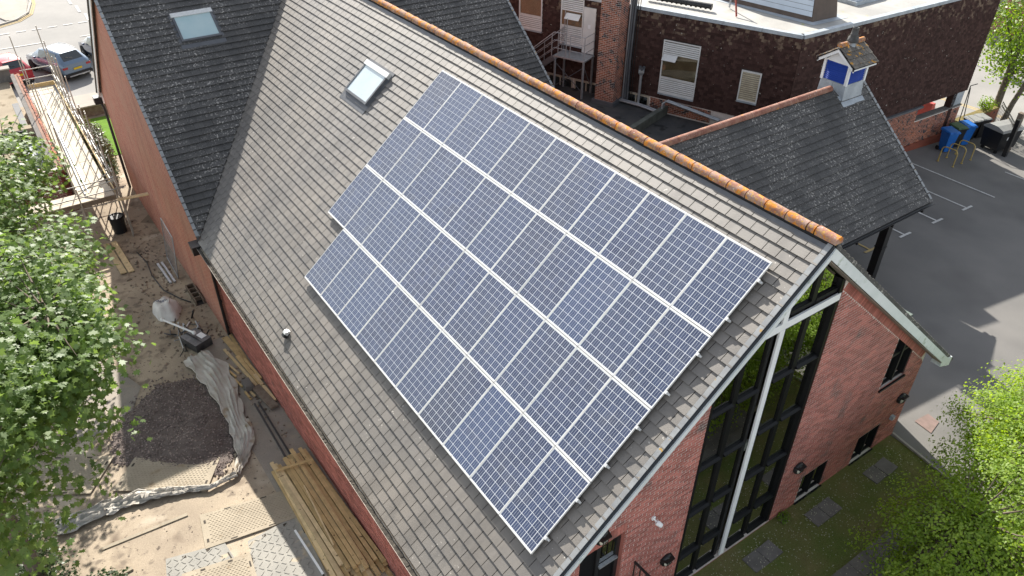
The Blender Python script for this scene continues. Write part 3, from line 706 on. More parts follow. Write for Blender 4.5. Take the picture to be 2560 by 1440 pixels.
# east slope: O at ridge; U=V x N
Uw = wv.cross(wn_)   # direction of u
sgn = Uw.y            # -1 or +1 along y
def wuv(x, y): return (sgn*y, (x-WX)*wl)
xb = -16.07
tiles(wing, 'east_roof_slope', (WX, 0, G-.022), wv, wn_, [wuv(WX+.05, -7.15), wuv(WX+.05, -.06), wuv(xb-.06, -7.06-.02), wuv(xb-.0, -7.15)],   .30, .238, M_dtile, 300, gap=.005, step=.050, thk=.018, label='lichen flecked dark slope on the yard side')
tiles(wing, 'east_roof_slope', (WX, 0, G-.022), wv, wn_, [wuv(WX+.05, .06), wuv(WX+.05, 7.8), wuv(xb+.1, 7.8), wuv(xb, 7.08)],   .30, .238, M_dtile, 300, gap=.005, step=.050, thk=.018, label='lichen flecked dark slope behind the hall ridge')
m = MB(); m.prism([(WX, -7.15, G-.02), (WX-7.4, -7.15, wz(WX-7.4)), (WX-7.4, -7.15, wz(WX-7.4)-.06), (WX, -7.15, G-.08)], (0, 14.95, 0)); put('west_roof_slope', m, M_dtile, wing)
rmw = half_tile(.44, .125, M_ridge, 'ridge_tile', .118)
y = -6.95
while y < 7.7:
    put('ridge_tile', rmw, None, wing, T(WX, y, G+.045) @ RZ(math.pi/2)); y += .45
# verge units (light edge), valley
vmw = MB(); vmw.b2((-.05, 0, .050), (.05, .200, .070)); vmwe = vmw.mesh('verge_unit', M_vcap)
FW = frame((WX, 0, G-.022), Uw, wv, wn_)
for yv in (-7.11, 7.76):
    for k in range(39):
        if yv < 0 and .05+k*.238 > 9.15: continue
        put('verge_unit', vmwe, None, wing, FW @ T(sgn*yv, .05+k*.238+.004, 0))
vl = MB()
for s in (-1, 1):
    a = Vector((WX, 0, G-.02)); b = Vector((xb, s*7.08, zs(7.08)-.02)); vl.beam(a, b, .05, .03)
put('valley_gutter', vl, M_black, hall)
# gable walls of the wing
def brick_mat(name, c1, c2, mort, axis):
    m = NT(name); s = m.sep(); cb = m.n('ShaderNodeCombineXYZ'); m.l(s[0 if axis == 'x' else 1], cb.inputs[0]); m.l(s[2], cb.inputs[1])
    bt = m.n('ShaderNodeTexBrick'); m.l(cb.outputs[0], bt.inputs['Vector']); bt.inputs['Scale'].default_value = 1; bt.inputs['Mortar Size'].default_value = .006
    bt.inputs['Brick Width'].default_value = .225; bt.inputs['Row Height'].default_value = .075; bt.inputs['Color1'].default_value = (*c1, 1); bt.inputs['Color2'].default_value = (*c2, 1); bt.inputs['Mortar'].default_value = (*mort, 1); bt.inputs['Bias'].default_value = 0
    col = m.mix(m.ramp(m.noise(.9, 5), .4, .7, 0, .45), bt.outputs[0], (.42, .27, .20))
    st = m.noise(1.0, 4, .6, m.scaled((2.2, 2.2, .5))); col = m.mix(m.ramp(st, .5, .75, 0, .5), col, (.20, .075, .06))
    m.bsdf(col, .9, .2, 0, 0, m.math('SUBTRACT', 1.0, bt.outputs['Fac']), .4, .006); return m.m
M_bw = brick_mat('wing_brickwork', (.46, .19, .135), (.38, .145, .105), (.52, .37, .30), 'x')
for yy, dy in ((-7.04, .28), (7.7, -.28)):
    m = MB(); m.prism([(-30.55, yy, -2.7), (-16.05, yy, -2.7), (-16.05, yy, wz(-16.05)-.1), (WX, yy, G-.1), (-30.55, yy, wz(-30.55)-.1)], (0, dy, 0)); put('gable_wall', m, M_bw, wing)
M_bwy = brick_mat('wing_side_brickwork', (.34, .13, .09), (.28, .10, .075), (.40, .28, .22), 'y')
m = MB(); m.b2((-30.5, -6.75, -2.7), (-30.3, 7.4, 2.4)); put('west_wall', m, M_bwy, wing)
m = MB(); m.prism([(WX, -7.16, G-.03), (WX-7.4, -7.16, wz(WX-7.4)-.03), (WX-7.4, -7.16, wz(WX-7.4)-.25), (WX, -7.16, G-.27)], (0, -.03, 0)); put('bargeboard', m, M_white, wing, label='white bargeboard on the far rake')
m = MB()
for k in range(40): m.b2((-.06, .05+k*.238, .0), (.06, .28+k*.238, .03), frame((WX, -7.18, G-.0), (0, -1, 0), (-1/wl, 0, -WK/wl), (-WK/wl, 0, 1/wl)) if False else frame((WX, -7.18, G), (0, 1, 0), Vector((-1, 0, -WK)).normalized(), Vector((-WK, 0, 1)).normalized()))
put('far_verge_tiles', m, M_dtile, wing)
m = MB(); m.b2((-31.0, -7.42, 1.95), (-30.6, -7.1, 2.25)); put('rainwater_hopper', m, M_black, wing)
m = MB(); m.tube([(-30.75, -7.2, 2.1), (-30.62, -7.12, 1.7), (-30.62, -7.12, -2.3)], .06, 8); put('downpipe', m, M_black, wing)
m = MB(); m.b2((-30.9, -7.14, 1.95), (-30.6, -7.0, 2.45)); put('eave_box', m, M_white, wing)
sk = skylight(wing, FW, sgn*-5.1 if sgn > 0 else 3.76, sgn*-3.76 if sgn > 0 else 5.10, 1.53, 2.60, .12, M_sky2, M_dlead, M_dlead, 'pale blue skylight on the dark slope')
# ---------------------------------------------------------------- entrance porch and cupola
porch = thing('entrance_porch', 'open sided entrance porch with dark lichen flecked roof and black posts', 'porch', (-8, 11, -.3))
PX, PZ, EX, EZ, YE = -8.34, 5.58, -4.63, 2.45, 14.25; PK = (PZ-EZ)/(EX-PX); pn = Vector((PK, 0, 1)).normalized(); pv = Vector((1, 0, -PK)).normalized(); pll = math.hypot(1, PK)
Up = pv.cross(pn); sg = Up.y
def puv(x, y): return (sg*y, (x-PX)*pll)
tiles(porch, 'east_roof_slope', (PX, 0, PZ-.022), pv, pn, [puv(PX+.05, 3.45), puv(PX+.05, YE), puv(EX, YE), puv(EX, 7.14)], .30, .238, M_dtile, 300, gap=.005, step=.050, thk=.018)
m = MB(); m.prism([(PX, 3.5, PZ-.02), (PX, YE, PZ-.02), (2*PX-EX, YE, EZ-.02), (2*PX-EX, 7.14, EZ-.02)], (0, 0, -.06)); put('west_roof_slope', m, M_dtile, porch)
FP = frame((PX, 0, PZ-.022), Up, pv, pn)
for k in range(20): put('verge_unit', vmwe, None, porch, FP @ T(sg*(YE-.04), .05+k*.238+.004, 0))
rm2 = half_tile(.445, .115, M_ridge2, 'ridge_tile', .112); y = 3.7
while y < 12.5: put('ridge_tile', rm2, None, porch, T(PX, y, PZ+.03) @ RZ(math.pi/2)); y += .45
put('ridge_tile', rm2, None, porch, T(PX, 14.0, PZ+.03) @ RZ(math.pi/2))
gutter(porch, (EX+.06, 7.2, EZ-.06), (EX+.06, YE+.06, EZ-.06), (1, 0, 0), M_black, .065, False)
m = MB(); m.b2((EX-.06, 7.3, EZ-.22), (EX-.03, YE, EZ-.03)); put('fascia', m, M_black, porch)
m = MB(); m.prism([(PX, YE-.1, PZ-.1), (EX, YE-.1, EZ-.1), (2*PX-EX, YE-.1, EZ-.1)], (0, -.08, 0)); put('gable_board', m, M_black, porch)
for (x, y) in [(-4.85, 12.25), (-4.95, 8.6), (-11.7, 13.7)]:
    m = MB(); m.b2((x-.13, y-.13, gz(x, y)-.1), (x+.13, y+.13, EZ-.1)); pst = put('post', m, M_black, porch)
    m = MB(); m.b2((x-.15, y-.15, 1.2), (x+.15, y+.15, 1.24)); put('band', m, M_black, pst)
for y in (8.1, 10.0, 11.9, 13.6):
    m = MB(); m.box((EX+.08, y, EZ-.15), (.1, .06, .06)); put('gutter_bracket', m, M_black, porch)
m = MB(); m.b2((-11.9, 7.3, EZ-.5), (-4.75, 7.35, EZ)); put('back_wall', m, M_brick, porch)

cup = thing('ventilation_cupola', 'white cupola with blue louvres and tiled cap on the porch ridge', 'cupola', (-8.43, 13.17, 5.3))
c0, c1, d0, d1 = -8.90, -7.96, 12.68, 13.66
m = MB()
m.prism([(c1+.02, d0-.02, 5.80), (c1+.02, d1+.02, 5.80), (c1+.06, d1+.04, 5.14), (c1+.06, d0-.04, 5.14)], (-(c1-c0)/2-.02, 0, 0)); m.prism([(c0-.02, d0-.02, 5.80), (c0-.02, d1+.02, 5.80), (c0-.06, d1+.04, 5.14), (c0-.06, d0-.04, 5.14)], ((c1-c0)/2+.018, 0, 0))
put('lead_base', m, M_lead, cup)
ap = MB(); ap.b2((sg*d1-.15 if sg > 0 else sg*d1-.12, (c1-PX)*pll-.15, .032), (sg*d0+.2 if sg < 0 else sg*d1+.12, (c1-PX)*pll+.28, .05), FP) if False else ap.b2((min(sg*d0, sg*d1)-.1, (c1-PX)*pll-.2, .034), (max(sg*d0, sg*d1)+.1, (c1-PX)*pll+.27, .05), FP)
put('lead_apron', ap, M_lead, cup)
for (x, y) in [(c0, d0), (c1, d0), (c0, d1), (c1, d1)]:
    m = MB(); m.b2((x-.045 if x == c1 else x-.045, y-.045, 5.78), (x+.045, y+.045, 6.5)); put('corner_post', m, M_white, cup)
M_blue = pm('blue_louvre_paint', (.022, .065, .36), (.03, .08, .42), 4, .45, .4)
m = MB(); m.b2((c0+.06, d0+.06, 5.8), (c1-.06, d1-.06, 6.45)); put('louvre_core', m, M_black, cup)
for k in range(10):
    z = 5.82+k*.064
    m = MB(); m.prism([(c0+.05, d0-.02, z), (c0+.05, d0+.03, z+.04), (c0+.05, d0+.036, z+.034), (c0+.05, d0-.014, z-.006)], (c1-c0-.1, 0, 0)); put('louvre_slat', m, M_blue, cup)
    m = MB(); m.prism([(c1+.02, d0+.05, z), (c1-.03, d0+.05, z+.04), (c1-.036, d0+.05, z+.034), (c1+.014, d0+.05, z-.006)], (0, d1-d0-.1, 0)); put('louvre_slat', m, M_blue, cup)
cx = (c0+c1)/2; ez, rz_, ov = 6.50, 6.98, .24
m = MB(); m.prism([(c0, d0-.02, ez-.06), (c1, d0-.02, ez-.06), (cx, d0-.02, rz_-.08)], (0, .06, 0)); put('pediment', m, M_white, cup)
for s in (-1, 1):
    xe_ = cx+s*((c1-c0)/2+ov); ze_ = ez-.04
    m = MB(); m.prism([(cx, d0-.16, rz_-.02), (xe_, d0-.16, ze_), (xe_, d0-.16, ze_-.13), (cx, d0-.16, rz_-.17)], (0, .04, 0)); put('bargeboard', m, M_white, cup)
    m = MB(); m.prism([(xe_, d0-.16, ze_), (xe_, d1+.12, ze_), (xe_, d1+.12, ze_-.09), (xe_, d0-.16, ze_-.09)], (-s*.05, 0, 0)); put('eave_board', m, M_white, cup)
    v_ = Vector((s*((c1-c0)/2+ov+.03), 0, ze_-rz_)); Ls = v_.length; v_.normalize(); n_ = Vector((-v_.z*s, 0, abs(v_.x))) ; n_ = Vector((abs(v_.z)*s, 0, abs(v_.x)))
    M_ctile = pm('cupola_tile', (.13, .115, .10), (.18, .16, .135), 3, .85, .3, island=.15, bump=.3, bscale=45, spots=[((.48, .25, .05), 5, .60, .05), ((.35, .33, .29), 16, .66, .04)]) if s < 0 else bpy.data.materials['cupola_tile']
    U_ = v_.cross(n_); sy = U_.y
    tiles(cup, 'cap_slope', (cx, 0, rz_+.0), v_, n_, [(sy*(d0-.18), .03), (sy*(d1+.14), .03), (sy*(d1+.14), Ls), (sy*(d0-.18), Ls)], .28, .25, M_ctile, 300)
rm3 = half_tile(.36, .095, M_ridge, 'ridge_tile', .092)
put('ridge_tile', rm3, None, cup, T(cx, d0+.02, rz_+.05) @ RZ(math.pi/2)); put('ridge_tile', rm3, None, cup, T(cx, d1-.06, rz_+.05) @ RZ(math.pi/2))
M_pot = pm('sooty_pot', (.06, .06, .06), (.11, .11, .11), 6, .8, .3, bump=.3, bscale=30, spots=[((.45, .45, .44), 18, .68, .04)])
m = MB(); m.lathe([(.13, 0), (.10, .2)], (cx+.02, 13.15, 6.9), 14); put('flue_collar', m, M_lead, cup)
m = MB(); m.lathe([(.17, 0), (.185, .05), (.17, .14), (.12, .22), (.13, .24), (.115, .27), (.10, .47), (.108, .48), (.08, .48), (.08, .42)], (cx+.02, 13.15, 7.06), 16); put('flue_pot', m, M_pot, cup)

# ---------------------------------------------------------------- the brown tile-hung block
BK = Vector((-11.25, 14.55, 0)); bd = Vector((-.9265, -.3763, 0)).normalized(); bo = Vector((.3763, -.9265, 0)).normalized()
b2 = Vector((.04, .9992, 0)).normalized(); b2o = Vector((.9992, -.04, 0)).normalized()
block = thing('tile_hung_block', 'flat roofed block hung with dark brown tiles behind the hall', 'building', tuple(BK))
ZT = 6.25; FL = 2.15
E1 = BK+b2*13.35; pA = BK+bd*17
foot = [BK, E1, E1-b2o*3.9, BK+b2*9.0-b2o*3.9, BK+b2*9.0-b2o*13, pA-bo*9, pA]
m = MB(); m.prism([(p.x, p.y, 1.45) for p in foot], (0, 0, ZT-.1-1.45)); put('core', m, pm('block_core', (.05, .035, .03), None), block)
m = MB(); inner = [p for p in foot]; m.prism([(p.x, p.y, ZT-.1) for p in foot], (0, 0, .06)); put('flat_roof', m, M_wroof, block)
def kerbline(a, b, parent, mat, w=.22, h=.14, z=ZT-.04, nm='coping'):
    L = (b-a).length; n = max(1, int(L/1.5)); 
    for i in range(n):
        p = a+(b-a)*(i/n); q = a+(b-a)*((i+1)/n); d = (q-p).normalized()*.006
        m = MB(); m.beam((p.x+d.x, p.y+d.y, z), (q.x-d.x, q.y-d.y, z), w, h); put(nm, m, mat, parent)
kerbline(BK+bo*-.04, pA+bo*-.04, block, M_lead); kerbline(BK-b2o*.04, E1-b2o*.04, block, M_lead)
def hung(O, U, N, L, z0, z1, holes, par):
    m = MB(); F = Matrix(((U.x, N.x, 0, O.x), (U.y, N.y, 0, O.y), (U.z, N.z, 1, O.z), (0, 0, 0, 1))); tw, ex = .168, .112
    flip = U.cross(N).z < 0; n = int((z1-z0)/ex)
    for k in range(n+1):
        zb = z0+k*ex; s = -(tw/2 if k % 2 else 0)
        while s < L:
            a, b = max(0, s+.003), min(L, s+tw-.003)
            if b-a > .03 and not any(h[0]-.02 < (a+b)/2 < h[1]+.02 and h[2]-.02 < zb+ex/2 < h[3]+.02 for h in holes):
                o = .028+random.uniform(-.003, .004); zt = min(zb+ex+.05, ZT-.1)
                vs = [(a, o-.012, zb), (b, o-.012, zb), (b, o, zb), (a, o, zb), (a, .004, zt), (b, .004, zt)]
                fs = [(0, 1, 2, 3), (3, 2, 5, 4), (0, 3, 4), (1, 5, 2)]
                m.add(vs, [f[::-1] for f in fs] if not flip else fs, F)
            s += tw
    return put('hung_tiles', m, M_btile, par, kind='stuff')
HL = [(3.83, 5.44, 2.84, 5.16), (1.22, 2.03, 3.30, 4.58), (9.22, 10.36, 4.05, 7), (8.62, 9.22, 3.85, 5.85), (11.32, 12.53, 4.36, 7)]
hung(BK, bd, bo, 17, 2.62, ZT-.1, HL, block); hung(BK, b2, b2o, 13.35, 1.42, ZT-.1, [], block)
FB = Matrix(((bd.x, bo.x, 0, BK.x), (bd.y, bo.y, 0, BK.y), (0, 0, 1, 0), (0, 0, 0, 1)))   # local: s, out, z (left handed, boxes only)
M_upvc = pm('white_upvc', (.72, .72, .70), (.64, .64, .62), 3, .4, .4)
M_rglass = glass_mat('rear_window_glass', (.85, .84, .80), .7)
M_tanrefl = pm('painted_tan_reflection', (.42, .36, .26), (.33, .28, .20), 2, .9)  # sunlit roof reflected in the rear panes, painted as flat tan
def bb(m, a, b): 
    x0, x1 = sorted((a[0], b[0])); y0, y1 = sorted((a[1], b[1])); z0, z1 = sorted((a[2], b[2]))
    vs = [(x0, y0, z0), (x1, y0, z0), (x1, y1, z0), (x0, y1, z0), (x0, y0, z1), (x1, y0, z1), (x1, y1, z1), (x0, y1, z1)]
    return m.add(vs, [f[::-1] for f in MB.BF], FB)
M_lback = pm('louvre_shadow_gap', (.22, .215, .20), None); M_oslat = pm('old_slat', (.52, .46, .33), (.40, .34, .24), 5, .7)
def bwin(s0, s1, z0, z1, lou_bot, lou_top, label, slat=None):
    slat = slat or M_upvc
    m = MB(); bb(m, (s0, .0, z0-.07), (s1, .06, z0)); wn = put('window', m, M_lead, block, label=label); t = .05
    for (a, b, c, d) in [(s0, s0+t, z0, z1), (s1-t, s1, z0, z1), (s0+t, s1-t, z0, z0+t), (s0+t, s1-t, z1-t, z1)]:
        q = MB(); bb(q, (a, .002, c), (b, .05, d)); put('frame', q, M_upvc, wn)
    def slats(a, b):
        k = a
        while k < b-.03:
            q = MB(); q.prism([(s0+t, .042, k), (s0+t, .042, k+.018), (s0+t, .012, k+.052), (s0+t, .012, k+.036)], (s1-s0-2*t, 0, 0), FB); put('louvre_slat', q, slat, wn); k += .082
        q = MB(); bb(q, (s0+t, .002, b), (s1-t, .043, b+.05)); put('transom', q, M_upvc, wn)
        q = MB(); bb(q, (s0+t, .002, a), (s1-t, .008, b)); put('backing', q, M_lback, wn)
    za, zb = z0+t, z1-t
    if lou_bot: slats(z0+t, z0+t+lou_bot); za += lou_bot+.05
    if lou_top:
        slats(z1-t-lou_top, z1-t-.0)
        zb -= lou_top
    if zb-za > .1:
        q = MB(); bb(q, (s0+t, .018, za), (s1-t, .024, zb)); put('pane', q, M_rglass, wn)
        q = MB(); bb(q, (s0+t, .004, za), (s1-t, .010, zb)); put('reflection_panel', q, M_tanrefl, wn)
    return wn
w1 = bwin(3.83, 5.44, 2.88, 5.14, .62, .52, 'white window with slatted panels above and below on the brown wall')
bwin(1.22, 2.03, 3.32, 4.56, 1.12, 0, 'small weathered louvre vent near the corner of the brown wall', M_oslat)
w2 = bwin(9.24, 10.36, 4.10, 6.1, .72, .50, 'white window with slatted panels beside the stair door')
bwin(11.32, 12.53, 4.40, 6.1, .55, 0, 'white window with lower slatted panel left of the metal stair')
def vent_pane(par, s0, s1, z, out=.28):
    q = MB(); q.prism([(s0, .05, z+.1), (s1, .05, z+.1), (s1, out, z-.10), (s0, out, z-.10)], (0, .02, .02), FB); put('open_vent', q, M_upvc, par)
vent_pane(w1, 4.75, 5.36, 4.45); vent_pane(w2, 9.35, 10.05, 5.35)
m = MB(); bb(m, (8.64, .0, 3.87), (9.22, .05, 5.83)); dr_ = put('door', m, M_upvc, block, label='plain white door at the top of the metal stair')
m = MB(); bb(m, (8.86, .05, 4.95), (8.98, .053, 5.12)); put('notice', m, M_white, dr_)
# strip of low windows and brickwork above the flat roof
m = MB(); bb(m, (0, -.01, FL-.8), (17, .004, 2.62)); put('lower_wall', m, M_mortar, block)
bricks(block, tuple(BK), bd, bo, FL-.1, 2.60, lambda z: [(3.0, 5.75)], M_brick2, 0, proud=.02)
M_crm = pm('cream_frame', (.52, .46, .36), (.44, .38, .30), 4, .6)
for k, (a, b) in enumerate([(5.82, 7.02), (8.3, 9.5), (9.6, 10.9), (11.0, 12.3), (12.4, 13.6)]):
    m = MB(); bb(m, (a, .0, 2.53), (b, .05, 2.60)); wn = put('window', m, M_crm, block, label='cream framed low window %s' % ['beside the grey flue', 'right of the stair legs', 'behind the stair legs', 'under the stair flight', 'at the foot of the stair'][k])
    for s in (a, (a+b)/2-.025, b-.05): q = MB(); bb(q, (s, .0, FL), (s+.05, .05, 2.53)); put('frame', q, M_crm, wn)
    q = MB(); bb(q, (a+.05, .005, FL), (b-.05, .02, 2.53)); put('pane', q, M_glass, wn)
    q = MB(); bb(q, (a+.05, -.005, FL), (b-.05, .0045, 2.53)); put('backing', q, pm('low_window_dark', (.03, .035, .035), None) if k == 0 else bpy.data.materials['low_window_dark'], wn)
# lower storey on the car park side
FR = Matrix(((b2.x, b2o.x, 0, BK.x), (b2.y, b2o.y, 0, BK.y), (0, 0, 1, 0), (0, 0, 0, 1)))
m = MB(); m.b2((1, -.25, -1.3), (9.62, -.02, 1.42), FR); lw = put('brick_wall', m, M_mortar, block)
bricks(lw, tuple(BK+b2o*-.02), b2, b2o, -.92, 1.40, lambda z: [(1.0, 9.6)], M_brick2, 120, proud=.012)
m = MB(); m.b2((9.62, -.25, -1.3), (13.3, -.02, .66), FR); dw = put('dwarf_wall', m, M_mortar, block)
bricks(dw, tuple(BK+b2o*-.02), b2, b2o, -.92, .64, lambda z: [(9.62, 13.28)], M_brick2, 120, proud=.012)
m = MB(); m.b2((9.62, -.3, .66), (13.3, .03, .72), FR); put('wall_coping', m, M_slab, block)
m = MB(); m.b2((7.2, -.02, -1.25), (13.3, .045, -.62), FR); put('red_plinth', m, pm('red_plinth', (.26, .075, .045), (.2, .06, .04), 2, .7), block)
m = MB(); m.b2((12.35, -.28, .72), (12.62, 0, 1.44), FR); m.b2((12.62, -.4, -1.2), (13.3, -.05, 1.44), FR); put('pier', m, M_lead, block)
m = MB(); m.b2((12.3, -.3, -1.3), (12.6, .0, 1.45), FR); put('brown_pier', m, M_btile, block)
m = MB(); m.beam(tuple(BK+b2*6+b2o*.08+Vector((0, 0, 1.38))), tuple(BK+b2*9.7+b2o*.08+Vector((0, 0, 1.38))), .12, .10); put('lead_flashing', m, M_dlead, block)
# roof plant on the block
rl = thing('rooflight', 'large white and brown sloping rooflight on the pale flat roof', 'rooflight', (-13, 17, ZT))
R0 = [Vector(p) for p in [(-12.2, 16.3, 0), (-12.1, 17.7, 0), (-16.4, 18.0, 0), (-16.6, 15.6, 0)]]; zt_ = ZT+1.6
top = [R0[0]+Vector((-.5, .45, 0)), R0[1]+Vector((-.5, .1, 0)), R0[2]+Vector((.4, 0, 0)), R0[3]+Vector((.4, .5, 0))]
m = MB(); b4 = [(p.x, p.y, ZT-.04) for p in R0]; t4 = [(p.x, p.y, zt_) for p in top]
m.add(b4+t4, MB.BF); put('casing', m, pm('rooflight_brown', (.13, .095, .075), (.10, .075, .06), 3, .6), rl)
m = MB(); e = Vector((.12, -.2, 0))
n0 = (Vector(b4[3])-Vector(b4[0])); q4 = [Vector(b4[0])+n0*.01, Vector(b4[3])-n0*.03, Vector(t4[3])-n0*.03, Vector(t4[0])+n0*.01]
q4[0] = q4[0].lerp(q4[3], .10); q4[1] = q4[1].lerp(q4[2], .10)
M_pol = pm('pale_cladding', (.56, .62, .68), (.50, .56, .62), 2, .35, .4)
nn = (q4[1]-q4[0]).cross(q4[3]-q4[0]).normalized(); nn = nn if nn.y < 0 else -nn
for k in range(8):
    a, b = k/8+.004, (k+1)/8-.004; A = [q4[0].lerp(q4[3], a), q4[1].lerp(q4[2], a), q4[1].lerp(q4[2], b), q4[0].lerp(q4[3], b)]
    m = MB(); m.prism([tuple(p+nn*.004) for p in A], tuple(nn*.03)); put('cladding_board', m, M_pol, rl)
m = MB(); m.add([(p.x, p.y, ZT-.03) for p in [Vector((-11.9, 16.0, 0)), Vector((-11.8, 18.0, 0)), Vector((-16.5, 18.3, 0)), Vector((-16.9, 15.3, 0))]], [(0, 1, 2, 3)]); put('upstand', m, M_lead, rl)
o = thing('skylight_dome', 'low pale rooflight at the back of the flat roof', 'rooflight', (-14, 20.6, ZT))
m = MB(); m.b2((-14.6, 19.6, ZT-.04), (-12.6, 21.6, ZT+.12)); put('kerb', m, M_lead, o); m = MB(); m.prism([(-14.5, 19.7, ZT+.12), (-12.7, 19.7, ZT+.12), (-12.7, 21.5, ZT+.12), (-14.5, 21.5, ZT+.12)], (0, 0, .1)); put('dome', m, M_pol, o)
o = thing('roof_duct', 'black corrugated duct lying on the edge of the flat roof', 'duct', (-15.6, 13.6, ZT+.1))
m = MB(); m.tube([(-18.0, 13.0, ZT+.14), (-15.4, 14.05, ZT+.16)], .11, 10); put('pipe', m, M_black, o)
m = MB()
for k in range(14): t_ = k/13; m.lathe([(.125, 0), (.125, .05)], (-18+2.55*t_, 13.0+1.03*t_, ZT+.14), 10, (.93, .37, 0))
put('ribs', m, M_black, o)
o = thing('roof_strut', 'rusty red raking strut on the pale flat roof', 'strut', (-14.6, 14.5, ZT))
m = MB(); m.beam((-14.3, 14.3, ZT), (-15.3, 15.0, ZT+1.3), .06, .06); put('brace', m, pm('red_oxide', (.30, .07, .05), None), o)
m = MB(); m.beam((-15.3, 15.0, ZT), (-15.3, 15.0, ZT+1.4), .05, .05); put('post', m, M_galv, o)

# ---------------------------------------------------------------- courtyard roof, chimney, stair
def bl(s, o_, z): p = BK+bd*s+bo*o_; return Vector((p.x, p.y, z))
polysheet('courtyard_flat_roof', [tuple(bl(5.0, -.0, 0))[:2], tuple(bl(17, 0, 0))[:2], (-24, 7.6), (-14.3, 7.6)], FL, M_flat, zf=lambda x, y: 0)
polysheet('lower_flat_roof', [tuple(bl(-.6, .0, 0))[:2], tuple(bl(5.2, 0, 0))[:2], (-14.5, 7.3), (-11.6, 7.3)], FL-.16, M_flat, zf=lambda x, y: 0)
m = MB(); a, b = bl(5.0, 0.02, FL+.02), Vector((-14.3, 7.6, FL+.02)); m.beam(a, b, .22, .4); put('roof_kerb', m, pm('kerb_felt', (.085, .09, .08), (.13, .14, .12), 3, .9), kind='structure')
ch = thing('brick_chimney', 'tall brick chimney stack streaked with dark bricks against the brown wall', 'chimney', tuple(bl(7.6, .4, FL)))
s0, s1, o0, o1 = 7.12, 7.98, .05, .92
m = MB(); bb(m, (s0, o0, FL), (s1, o1, 8.6)); put('core', m, M_mortar, ch)
bricks(ch, tuple(BK+bo*o1), bd, bo, FL+.1, 8.6, lambda z: [(s0, s1)], M_brick2, 0, proud=.008)
bricks(ch, tuple(BK+bd*s0), -bo, -bd, FL+.1, 8.6, lambda z: [(-o1, -o0)], M_brick2, 300, proud=.008)
m = MB(); bb(m, (s0-.1, o0, FL-.01), (s1+.1, o1+.1, FL+.16)); put('base_flashing', m, M_dlead, ch)
pipes = thing('pipe_run', 'grey pipes and cables climbing beside the brick chimney', 'pipes', tuple(bl(6.9, .1, FL)))
for k, (s, r, mt) in enumerate([(7.02, .05, M_galv), (6.92, .06, M_dlead), (6.80, .05, M_dlead), (6.70, .02, M_black), (6.60, .015, M_black)]):
    m = MB(); m.tube([bl(s, .10, FL+.1), bl(s+.02*math.sin(k), .1+.02*k, 4), bl(s, .1, 7)], r, 8); put('pipe', m, mt, pipes)
for k in range(2):
    m = MB(); m.tube([bl(7.05, .25+k*.14, FL+.12), bl(6.0, .32+k*.14, FL+.12), bl(5.05, .55+k*.14, FL+.12)], .05, 8); put('floor_pipe', m, M_galv, pipes)
    m = MB(); m.tube([bl(5.0, .3+k*.12, FL-.1), bl(5.0, .3+k*.12, FL+.45), bl(4.85, .25+k*.12, FL+.55), bl(2.5, .25+k*.12, FL+.25)], .05, 8); put('bent_pipe', m, M_galv, pipes)
fl_ = thing('flue', 'grey square flue with round cowls standing on the flat roof', 'flue', tuple(bl(6.2, .25, FL)))
m = MB(); m.tube([bl(6.2, .25, FL), bl(6.2, .25, 3.55)], .06, 10); put('pipe', m, M_galv, fl_)
m = MB(); c = bl(6.2, .25, 3.55); m.lathe([(.1, 0), (.17, .12), (.17, .22), (.14, .24)], tuple(c), 4, smooth=False); put('box', m, M_galv, fl_)
for dx, dy in ((-.1, 0), (.05, .08), (.1, -.08)): m = MB(); m.lathe([(.05, 0), (.055, .1), (.06, .12)], (c.x+dx, c.y+dy, 3.78), 10); put('cowl', m, M_dlead, fl_)
stair = thing('metal_stair', 'grey metal escape stair with railings below the white door', 'stair', tuple(bl(9.4, .6, FL)))
LZ = 3.85
m = MB(); bb(m, (8.56, .06, LZ-.06), (10.1, 1.0, LZ)); put('landing', m, M_galv, stair)
for (s, o_) in [(8.62, .95), (8.62, .12), (10.04, .95), (10.04, .12)]:
    m = MB(); m.beam(bl(s, o_, FL-.02), bl(s, o_, LZ-.06), .07, .07, (1, 0, 0)); put('leg', m, M_galv, stair)
for (a, b) in [((8.62, .95, FL+.3), (10.04, .95, LZ-.3)), ((10.04, .95, FL+.3), (8.62, .95, LZ-.3)), ((8.62, .12, FL+.3), (8.62, .95, LZ-.2))]:
    m = MB(); m.tube([bl(*a), bl(*b)], .016, 6); put('brace', m, M_dlead, stair)
n_ = 8
for k in range(n_):
    t_ = (k+.5)/n_; s = 10.1+2.0*t_; z = LZ-(LZ-FL)*(k+1)/(n_+1)
    m = MB(); bb(m, (s-.14, .12, z-.03), (s+.14, .98, z)); put('tread', m, M_galv, stair)
for o_ in (.1, 1.0):
    m = MB(); m.beam(bl(10.1, o_, LZ-.1), bl(12.2, o_, FL+.02), .03, .24); put('stringer', m, M_dlead, stair)
    for h, mt in ((1.0, M_galv), (.66, M_galv), (.33, M_galv)):
        if h == 1.0: pts = [bl(10.1, o_, LZ+h), bl(11.9, o_, FL+.2+h), bl(12.5, o_, FL+h*.95)]
        else: pts = [bl(10.1, o_, LZ+h), bl(12.1, o_, FL+.1+h)]
        m = MB(); m.tube(pts, .022 if h == 1 else .014, 6); put('handrail', m, mt, stair)
    for t_ in (.05, .5, .95):
        s = 10.1+2.0*t_; z = LZ-(LZ-FL)*t_; m = MB(); m.tube([bl(s, o_, z-.05), bl(s, o_, z+1.0)], .018, 6); put('baluster', m, M_galv, stair)
